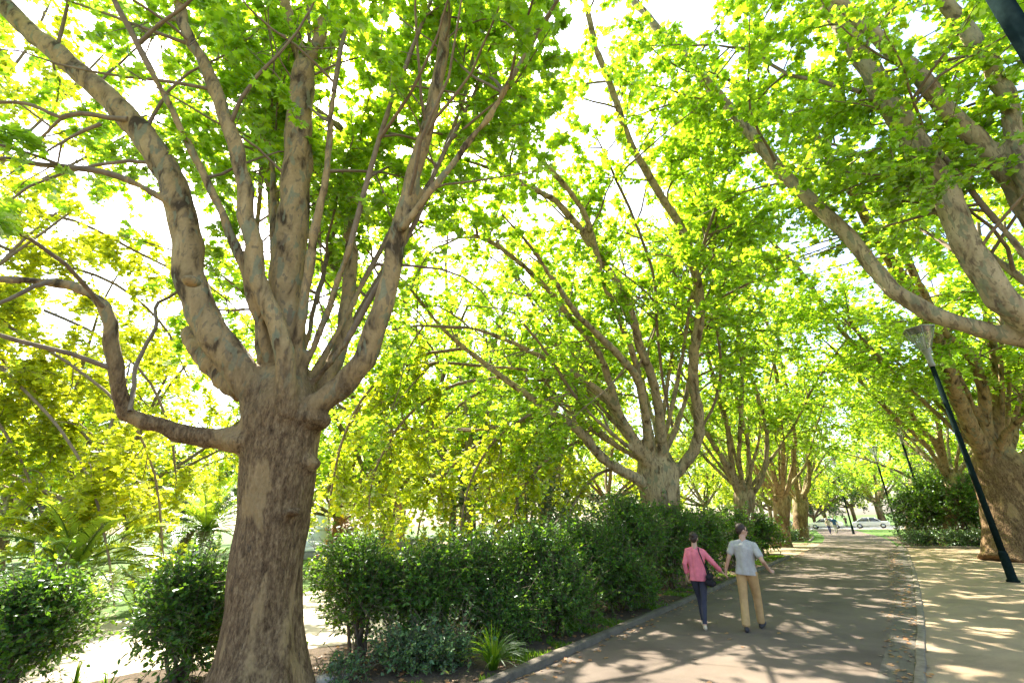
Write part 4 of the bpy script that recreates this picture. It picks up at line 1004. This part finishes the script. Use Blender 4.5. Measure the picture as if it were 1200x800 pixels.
def hand(segs, w, d, side, curl=.5, sc=1.0):
    """palm plus four fingers and a thumb; w wrist, d direction of the hand, side = direction of the thumb"""
    w = np.array(w, float); d = norm(np.array(d, float)); sd = np.array(side, float); sd = norm(sd-d*np.dot(sd, d)); nn = np.cross(d, sd)
    for k_, x in enumerate((-.027, -.009, .009, .027)):
        a = w+sd*x*.7*sc+d*.01; b = w+sd*x*sc+d*.085*sc; segs.append((a, .017*sc, b, .013*sc))
        L = (.055, .068, .074, .064)[k_]*sc; c1 = norm(d+nn*curl*.6); c2 = norm(d+nn*curl*1.9)
        m_ = b+c1*L*.55; segs.append((b, .0095*sc, m_, .009*sc)); segs.append((m_, .009*sc, m_+c2*L*.5, .0075*sc))
    a = w+sd*.02*sc+d*.02; b = a+norm(d*.6+sd*.8)*.045*sc; segs.append((a, .014*sc, b, .011*sc)); segs.append((b, .0105*sc, b+norm(d+sd*.2+nn*.4)*.035*sc, .009*sc))
def person(loc, rz, label, group, H, pose, female, tops, bottoms, shoes, hairm, vox=.0065, glasses=False, sleeve='short', look=0.0, hairdo='short', body_wide=1.0, tilt=0.0):
    root = empty('person', loc, rz); root.rotation_euler[1] = tilt; tag(root, label, 'person', group); k = H/1.78; bw = body_wide*(.9 if female else 1.0)
    def S_(p): return (p[0]*k, p[1]*k, p[2]*k)
    sh = {s: S_((s*(.15 if female else .175), .0, 1.405)) for s in (-1, 1)}; hip = {s: S_((s*.09, 0, .93)) for s in (-1, 1)}
    segs = []; J = {}
    segs.append((S_((0, -.01, 1.44)), .062*k, S_((0, .01, 1.56)), .055*k))
    # trunk of the body
    for s in (-1, 1):
        segs += [(S_((s*.07, 0, .95)), .10*k*bw, S_((s*.055, .0, 1.13)), .088*k*bw), (S_((s*.055, 0, 1.13)), .088*k*bw, S_((s*.08, 0, 1.34)), .10*k*bw), (S_((s*.05, 0, 1.42)), .075*k*bw, sh[s], .062*k*bw)]
        el, wr = S_(pose['elbow'][s]), S_(pose['wrist'][s])
        segs += [(sh[s], .056*k*bw, el, .040*k*bw), (el, .041*k*bw, wr, .025*k)]
        hd = pose['hand'][s]; hand(segs, wr, hd[0], hd[1], hd[2], k*.95 if not female else k*.86)
        kn, an = S_(pose['knee'][s]), S_(pose['ankle'][s])
        segs += [(hip[s], .092*k*bw, kn, .058*k*bw), (kn, .058*k*bw, an, .038*k)]
        J[s] = (el, wr, kn, an)
    mb = MB(); capsules(mb, segs)
    # head, turned by `look` (radians clockwise seen from above)
    cl, sl_ = math.cos(look), math.sin(look)
    def Hd(x, y, z): x, y = x*cl+y*sl_, -x*sl_+y*cl; return ((x)*k, (y+.015)*k, (z+1.655)*k)
    hv = MB(); ell(hv, (0, 0, .012), (.076, .094, .105)); ell(hv, (0, .025, -.055), (.056, .07, .062)); ell(hv, (.078, -.005, -.01), (.012, .02, .032)); ell(hv, (-.078, -.005, -.01), (.012, .02, .032))
    capsules(hv, [((0, .09, .01), .009, (0, .108, -.026), .014), ((-.02, .086, -.058), .008, (.02, .086, -.058), .008), ((0, .07, -.085), .018, (0, .078, -.09), .016)])
    V = np.concatenate(hv.V); V = np.stack(Hd(V[:, 0], V[:, 1], V[:, 2]), 1); hv.V = [V]
    mb.add(V, [np.concatenate(f) for f in hv.F.values()]) if False else None
    kk = mb.n
    for s5, fl_ in hv.F.items():
        for f, mi in zip(fl_, hv.M[s5]): mb.F.setdefault(s5, []).append(f+kk); mb.M.setdefault(s5, []).append(mi)
    mb.V.append(V); mb.n += len(V)
    solid_part('body', mb, vox, skin, root, 2)
    e = MB()
    for s in (-1, 1):
        q = MB(); ell(q, (s*.031, .083, .004), (.012, .008, .008)); V = np.concatenate(q.V); V = np.stack(Hd(V[:, 0], V[:, 1], V[:, 2]), 1)
        e.add(V, [np.concatenate(f) for f in q.F.values()])
    e.build('eyes', M['tyre'], root, True, local=True)
    # hair
    h = MB(); q = MB(); ell(q, (0, -.018, .038), (.086, .096, .096)); 
    if hairdo == 'bun': ell(q, (0, -.06, .0), (.072, .06, .085)); ell(q, (0, -.125, .06), (.035, .032, .036))
    elif hairdo == 'short': ell(q, (0, -.05, .0), (.072, .058, .075))
    else: ell(q, (0, -.06, -.06), (.085, .055, .14)); ell(q, (0, -.075, -.16), (.07, .035, .09))
    V = np.concatenate(q.V); cut = (V[:, 1] > .045) & (V[:, 2] < .055); V[cut, 1] = .045
    rr = np.random.default_rng(5); V = V*(1+rr.normal(0, .012, (len(V), 1))); V = np.stack(Hd(V[:, 0], V[:, 1], V[:, 2]), 1); q.V = [V]
    solid_part('hair', q, vox, hairm, root, 2)
    if glasses:
        q = MB()
        for s in (-1, 1):
            q2 = [(s*.06, .08, .008), (s*.008, .1, .008)]; q.tube([Hd(*q2[0]), Hd(*q2[1])], [.017*k, .017*k], 10); q.tube([Hd(s*.062, .08, .012), Hd(s*.08, -.005, .012)], [.004, .004], 5)
        q.build('sunglasses', M['tyre'], root, True, local=True)
    # top
    t = MB(); ts = []
    for s in (-1, 1):
        el, wr, kn, an = J[s]; a = np.array(sh[s]); b = np.array(el); f = np.array(wr)
        low = .90 if not female else .86
        ts += [(S_((s*.075, -.005, low)), .118*k*bw, S_((s*.06, -.0, 1.13)), .104*k*bw), (S_((s*.06, 0, 1.13)), .104*k*bw, S_((s*.085, -.005, 1.34)), .115*k*bw), (S_((s*.03, -.005, 1.445)), .07*k*bw, S_((sh[s][0]/k, 0, 1.40)), .07*k*bw)]
        ts += [(S_((0, -.03, low)), .11*k*bw, S_((0, -.03, 1.36)), .115*k*bw)] if s == 1 else []
        if sleeve == 'short': e_ = a+(b-a)*.62; ts += [(a, .073*k*bw, e_, .068*k*bw)]
        elif sleeve == 'long': ts += [(a, .07*k*bw, b, .056*k*bw), (b, .056*k*bw, f+(b-f)*.35, .046*k*bw)]
    capsules(t, ts); V = np.concatenate(t.V); V += (.006*np.sin(V[:, 2:3]*38+V[:, 0:1]*20+V[:, 1:2]*31)*np.array([[1, 1, 0]])); V[:, 2] = np.maximum(V[:, 2], (low-.0)*k-.0); t.V = [V]
    solid_part('top', t, vox*1.1, tops, root, 5)
    t = MB(); ts = []
    for s in (-1, 1):
        el, wr, kn, an = J[s]; th = .014 if not female else .004
        kn, an = np.array(kn), np.array(an); bk = kn+(an-kn)*.9
        ts += [(S_((s*.065, 0, .98)), .103*k*bw, hip[s], .10*k*bw), (hip[s], (.094+th)*k*bw, kn, (.058+th*1.3)*k*bw), (kn, (.058+th*1.3)*k*bw, bk, (.040+th*2)*k*bw)]
    capsules(t, ts); V = np.concatenate(t.V); V += (0 if female else .006)*np.sin(V[:, 2:3]*46+V[:, 0:1]*25+V[:, 1:2]*18)*np.array([[1, 1, 0]]); t.V = [V]; solid_part('trousers', t, vox*1.1, bottoms, root, 2)
    for s in (-1, 1):
        el, wr, kn, an = J[s]; fd = np.array(pose['foot'][s], float); fd = norm(fd); a = np.array(an)
        t = MB(); heel = a+np.array((0, 0, -.04*k))-fd*.03*k; toe = heel+fd*.19*k; toe[2] = max(toe[2], .042*k) if fd[2] >= -.01 else toe[2]
        capsules(t, [(heel, .038*k, (heel+toe)/2+(0, 0, .0), .04*k), ((heel+toe)/2, .04*k, toe, .033*k), (a, .036*k, heel, .038*k)])
        V = np.concatenate(t.V); V[:, 2] = np.maximum(V[:, 2], min(heel[2], toe[2])-.036*k); t.V = [V]
        solid_part('shoe', t, vox, shoes, root, 2)
    return root, J
def cloth(n_, c, v=.12): return simple(n_, c, .9, v, 14, .35, .008, .1)
dark_hair = simple('dark_hair', (.035, .02, .013), .55, .3, 60, .6, .004)
man_pose = dict(elbow={-1: (-.27, -.02, 1.17), 1: (.30, -.12, 1.16)}, wrist={-1: (-.345, .03, .965), 1: (.37, .10, 1.01)},
                hand={-1: ((-.15, .05, -1), (0.2, 1, 0), .5), 1: ((.25, .8, -.3), (-.2, .1, 1), .7)},
                knee={-1: (-.095, -.02, .50), 1: (.11, .17, .52)}, ankle={-1: (-.085, -.20, .085), 1: (.12, .25, .10)}, foot={-1: (-.12, 1, .0), 1: (.25, 1, .12)})
mp = ground(883, 739); wp = ground(825.5, 737)
face = math.radians(-30)
person(mp, face, 'man in a grey t-shirt and tan trousers walking away, head turned right, holding a hand', 'people walking on the path', 1.80, man_pose, False,
       cloth('grey_tshirt', (.36, .335, .30)), cloth('tan_chinos', (.40, .25, .11)), cloth('dark_shoe', (.05, .045, .045)), dark_hair, glasses=True, look=1.0, body_wide=.93, tilt=math.radians(4))
def w2l(p, loc, rz): 
    d = np.array(p)-np.array(loc); c, s = math.cos(-rz), math.sin(-rz); return np.array((d[0]*c-d[1]*s, d[0]*s+d[1]*c, d[2]))
def l2w(p, loc, rz):
    c, s = math.cos(rz), math.sin(rz); return np.array((p[0]*c-p[1]*s+loc[0], p[0]*s+p[1]*c+loc[1], p[2]+loc[2]))
kM, kW = 1.80/1.78, 1.66/1.78; faceW = math.radians(-26)
mw = l2w(np.array((-.345, .03, .965))*kM, mp, face)
tgt = w2l(mw, wp, faceW)/kW+np.array((-.04, -.02, -.03))
shW = np.array((.155, 0, 1.43)); elW = (shW+tgt)/2+np.array((.03, -.06, -.05))
print('woman wrist', tgt)
woman_pose = dict(elbow={-1: (-.225, -.05, 1.16), 1: tuple(elW)}, wrist={-1: (-.215, .04, .93), 1: tuple(tgt)},
                hand={-1: ((.05, .15, -1), (0.1, 1, 0), .5), 1: ((.75, .2, -.6), (.1, 1, .1), -.6)},
                knee={-1: (-.04, .20, .52), 1: (.055, -.02, .50)}, ankle={-1: (-.03, .24, .10), 1: (.03, -.10, .085)}, foot={-1: (0, 1, .1), 1: (-.2, 1, 0)})
pink = cloth('pink_top', (.62, .16, .19))
person(wp, faceW, 'woman in a pink top and dark leggings walking away with a black bag', 'people walking on the path', 1.66, woman_pose, True,
       pink, cloth('dark_leggings', (.045, .045, .06)), cloth('beige_shoe', (.45, .36, .25)), dark_hair, sleeve='long', hairdo='bun', tilt=math.radians(2))
# shoulder bag on her right hip
bag = empty('shoulder_bag', tuple(l2w((.25*kW, -.03, .90*kW), wp, faceW)), faceW); tag(bag, 'black shoulder bag on the right hip of the woman in pink', 'bag')
black = cloth('black_leather', (.018, .016, .018))
mb = MB(); capsules(mb, [((-.02, -.13, -.05), .06, (.0, .13, -.05), .06), ((-.0, -.14, .04), .05, (.02, .14, .04), .05), ((.03, -.1, -.08), .05, (.05, .1, -.08), .05)])
o = merge_remesh('bag_body', mb, .012, black, None, 2); o.parent = bag
mb = MB(); q = spline(np.array([(.0, .12, .06), (-.05, .13, .28), (-.10, .09, .50), (-.115, 0, .575), (-.10, -.10, .50), (-.04, -.155, .28), (.0, -.12, .06)])*np.array((1, 1, kW)), 24); mb.tube(q, np.full(24, .011), 6); mb.build('strap', black, bag, True, local=True)
# far people
def far_person(u, v, H, rz, label, top, bottom, fem, hairdo='short', sleeve='short', step=.2):
    g = ground(u, v)
    ps = dict(elbow={-1: (-.25, -.06, 1.16), 1: (.25, .04, 1.17)}, wrist={-1: (-.27, .0, .92), 1: (.25, .2, .95)}, hand={-1: ((0, .1, -1), (0, 1, 0), .5), 1: ((0, .4, -.8), (0, 1, .3), .5)},
              knee={-1: (-.09, .02-.1*step, .5), 1: (.09, .5*step+.06, .51)}, ankle={-1: (-.09, -step, .09), 1: (.09, step, .09)}, foot={-1: (-.1, 1, 0), 1: (.1, 1, 0)})
    person(g, rz, label, 'far people at the end of the path', H, ps, fem, top, bottom, cloth('shoe_grey', (.2, .19, .18)), dark_hair, vox=.02, sleeve=sleeve, hairdo=hairdo)
far_person(973.5, 626, 1.70, 2.9, 'far person in a pale top and dark blue trousers, left of the strolling pair', cloth('cream_top', (.45, .38, .32)), cloth('navy', (.04, .045, .12)), True, 'long')
far_person(981, 625.5, 1.80, 2.7, 'far person in a blue top and pale shorts, right of the strolling pair', cloth('blue_top', (.05, .11, .22)), cloth('pale_shorts', (.40, .38, .35)), False)
far_person(993, 618, 1.78, -.5, 'farthest person in dark clothes walking alone near the street', cloth('brown_top', (.12, .06, .05)), cloth('black_trousers', (.03, .03, .03)), True, 'short')

# ================================================================== ground litter and short grass
def scatter(name, n, fn, size, m, lod, label, cat, seed, up=3.0):
    rng = np.random.default_rng(seed); P = fn(rng, n); V, F, hu = place_leaves(P, size, lod, up, rng)
    V[:, 2] = np.maximum(V[:, 2], .014)
    tag(make_mesh(name, V, F, m, None, False, hu), label, cat, kind='stuff')
def on_sn(rng, n, s0, s1, n0, n1, z, p=1.0):
    s = s0+(s1-s0)*rng.random(n)**1.3; nn = n0+(n1-n0)*rng.random(n)**p
    return np.stack([Dv[0]*s+Nv[0]*nn, Dv[1]*s+Nv[1]*nn, np.full(n, z)], 1)
scatter('leaf_litter', 4200, lambda r, n: np.vstack([on_sn(r, n//2, 1, 30, -4.7, -8.0, .03), on_sn(r, n//10, 3, 36, -4.38, -4.0, .022, 2.), on_sn(r, n//6, 3, 36, -.42, .05, .022)+np.array((Nv[0], Nv[1], 0))*-.12, on_sn(r, n//50, 3, 36, -4.3, 0, .022), on_sn(r, n//50, 3, 36, .2, 9, .02)]),
        .065, M['litter'], 'l1', 'dry brown plane leaves lying on the bed, the gutter and the path', 'fallen leaves', 301)
def grass(name, n, fn, h, seed, label):
    rng = np.random.default_rng(seed); B = fn(rng, n); n = len(B); a = rng.uniform(0, 2*PI, n); hh = h*rng.uniform(.5, 1.2, n)
    d = np.stack([np.cos(a), np.sin(a), np.zeros(n)], 1); sd = np.stack([-np.sin(a), np.cos(a), np.zeros(n)], 1)*.004*(1+h*8)
    tip = B+d*(hh*rng.uniform(.1, .7, n))[:, None]+np.array((0, 0, 1))*hh[:, None]; mid = (B+tip)/2-d*(hh*.1)[:, None]
    V = np.stack([B-sd, B+sd, mid+sd*.8, mid-sd*.8, tip], 1).reshape(-1, 3); q = np.arange(n)[:, None]*5
    tag(make_mesh(name, V, [q+np.array([[0, 1, 2, 3]]), q+np.array([[3, 2, 4]])], M['grassblade'], None, False, np.repeat(rng.random(n)*.8, 5)), label, 'grass', kind='stuff')
def patchy(s0, s1, n0, n1):
    def f(rng, n):
        P = on_sn(rng, n*2, s0, s1, n0, n1, .008); w_ = np.sin(P[:, 0]*2.1)*np.sin(P[:, 1]*1.7+1)+.5*np.sin(P[:, 0]*5+P[:, 1]*4)
        return P[w_ > -.15][:n]
    return f
def cat_fn(*fs):
    def f(rng, n): return np.vstack([g_(rng, n//len(fs)) for g_ in fs])
    return f
grass('grass', 30000, cat_fn(patchy(2, 29, -4.6, -5.4), patchy(43.8, 57, -5.6, -12)), .07, 311, 'short green grass and weeds growing along the kerb and on the far bed')
for i, (s_, n_) in enumerate(((45.5, -7.4), (48, -7.0), (50.5, -7.4), (53, -7.6), (47, -9.5), (51, -10))):
    shrub('groundcover_plant', ['low green clump at the near corner of the far bed', 'low green clump, second on the kerb side of the far bed', 'low green clump, third on the kerb side of the far bed', 'low green clump, farthest on the kerb side of the far bed', 'low green clump at the foot of the near trunk on the far bed', 'low green clump behind the trunks on the far bed'][i], 'plant', 'low clumps on the far bed', sn(s_, n_), 1.5, 1.3, .65, 2200, .15, M['leaf_pale'], 330+i, zlow=.1)

# ================================================================== world, sun, camera
w = bpy.data.worlds.new('World'); bpy.context.scene.world = w; w.use_nodes = True
nt = w.node_tree
for n_ in list(nt.nodes): nt.nodes.remove(n_)
sky = nt.nodes.new('ShaderNodeTexSky'); sky.sky_type = 'NISHITA'; sky.sun_disc = False
sky.sun_elevation = SUN_EL; sky.sun_rotation = SUN_AZ; sky.air_density = 1.0; sky.dust_density = 2.5; sky.ozone_density = 1.0
bg = nt.nodes.new('ShaderNodeBackground'); bg.inputs[1].default_value = .15
wo = nt.nodes.new('ShaderNodeOutputWorld'); nt.links.new(sky.outputs[0], bg.inputs[0]); nt.links.new(bg.outputs[0], wo.inputs[0])
sl = bpy.data.lights.new('sun', 'SUN'); sl.energy = 5.0; sl.angle = math.radians(.53); sl.color = (1.0, .93, .80)
so = bpy.data.objects.new('sun', sl); C.objects.link(so)
so.rotation_euler = Vector(tuple(-SUN_DIR)).to_track_quat('-Z', 'Y').to_euler(); so.location = tuple(SUN_DIR*60)
cd = bpy.data.cameras.new('camera'); cam = bpy.data.objects.new('camera', cd); C.objects.link(cam)
cd.sensor_width = 36; cd.lens = FPX/1200*36; cd.clip_start = .05; cd.clip_end = 3000
cam.location = (0, 0, CAMH)
f_ = Vector((0, math.cos(PITCH), math.sin(PITCH))); up_ = Vector((0, -math.sin(PITCH), math.cos(PITCH))); r_ = Vector((1, 0, 0))
c_, s_ = math.cos(ROLL), math.sin(ROLL)
# pixel axis x maps to (c, -s), pixel axis y to (s, c) in the levelled frame
X_ = r_*c_-up_*s_; Y_ = r_*s_+up_*c_
cam.rotation_euler = Matrix((X_, Y_, -f_)).transposed().to_euler()
sc = bpy.context.scene; sc.camera = cam
sc.view_settings.view_transform = 'Standard'; sc.view_settings.look = 'None'; sc.view_settings.exposure = EXPOSURE; sc.view_settings.gamma = 1
sc.view_settings.use_curve_mapping = False
sc.render.engine = 'CYCLES'
cy = sc.cycles; cy.max_bounces = 7; cy.diffuse_bounces = 4; cy.glossy_bounces = 2; cy.transmission_bounces = 5; cy.transparent_max_bounces = 8
cy.use_denoising = True; cy.sample_clamp_indirect = 6.0; cy.caustics_reflective = False; cy.caustics_refractive = False
cy.use_adaptive_sampling = True; cy.adaptive_threshold = .01
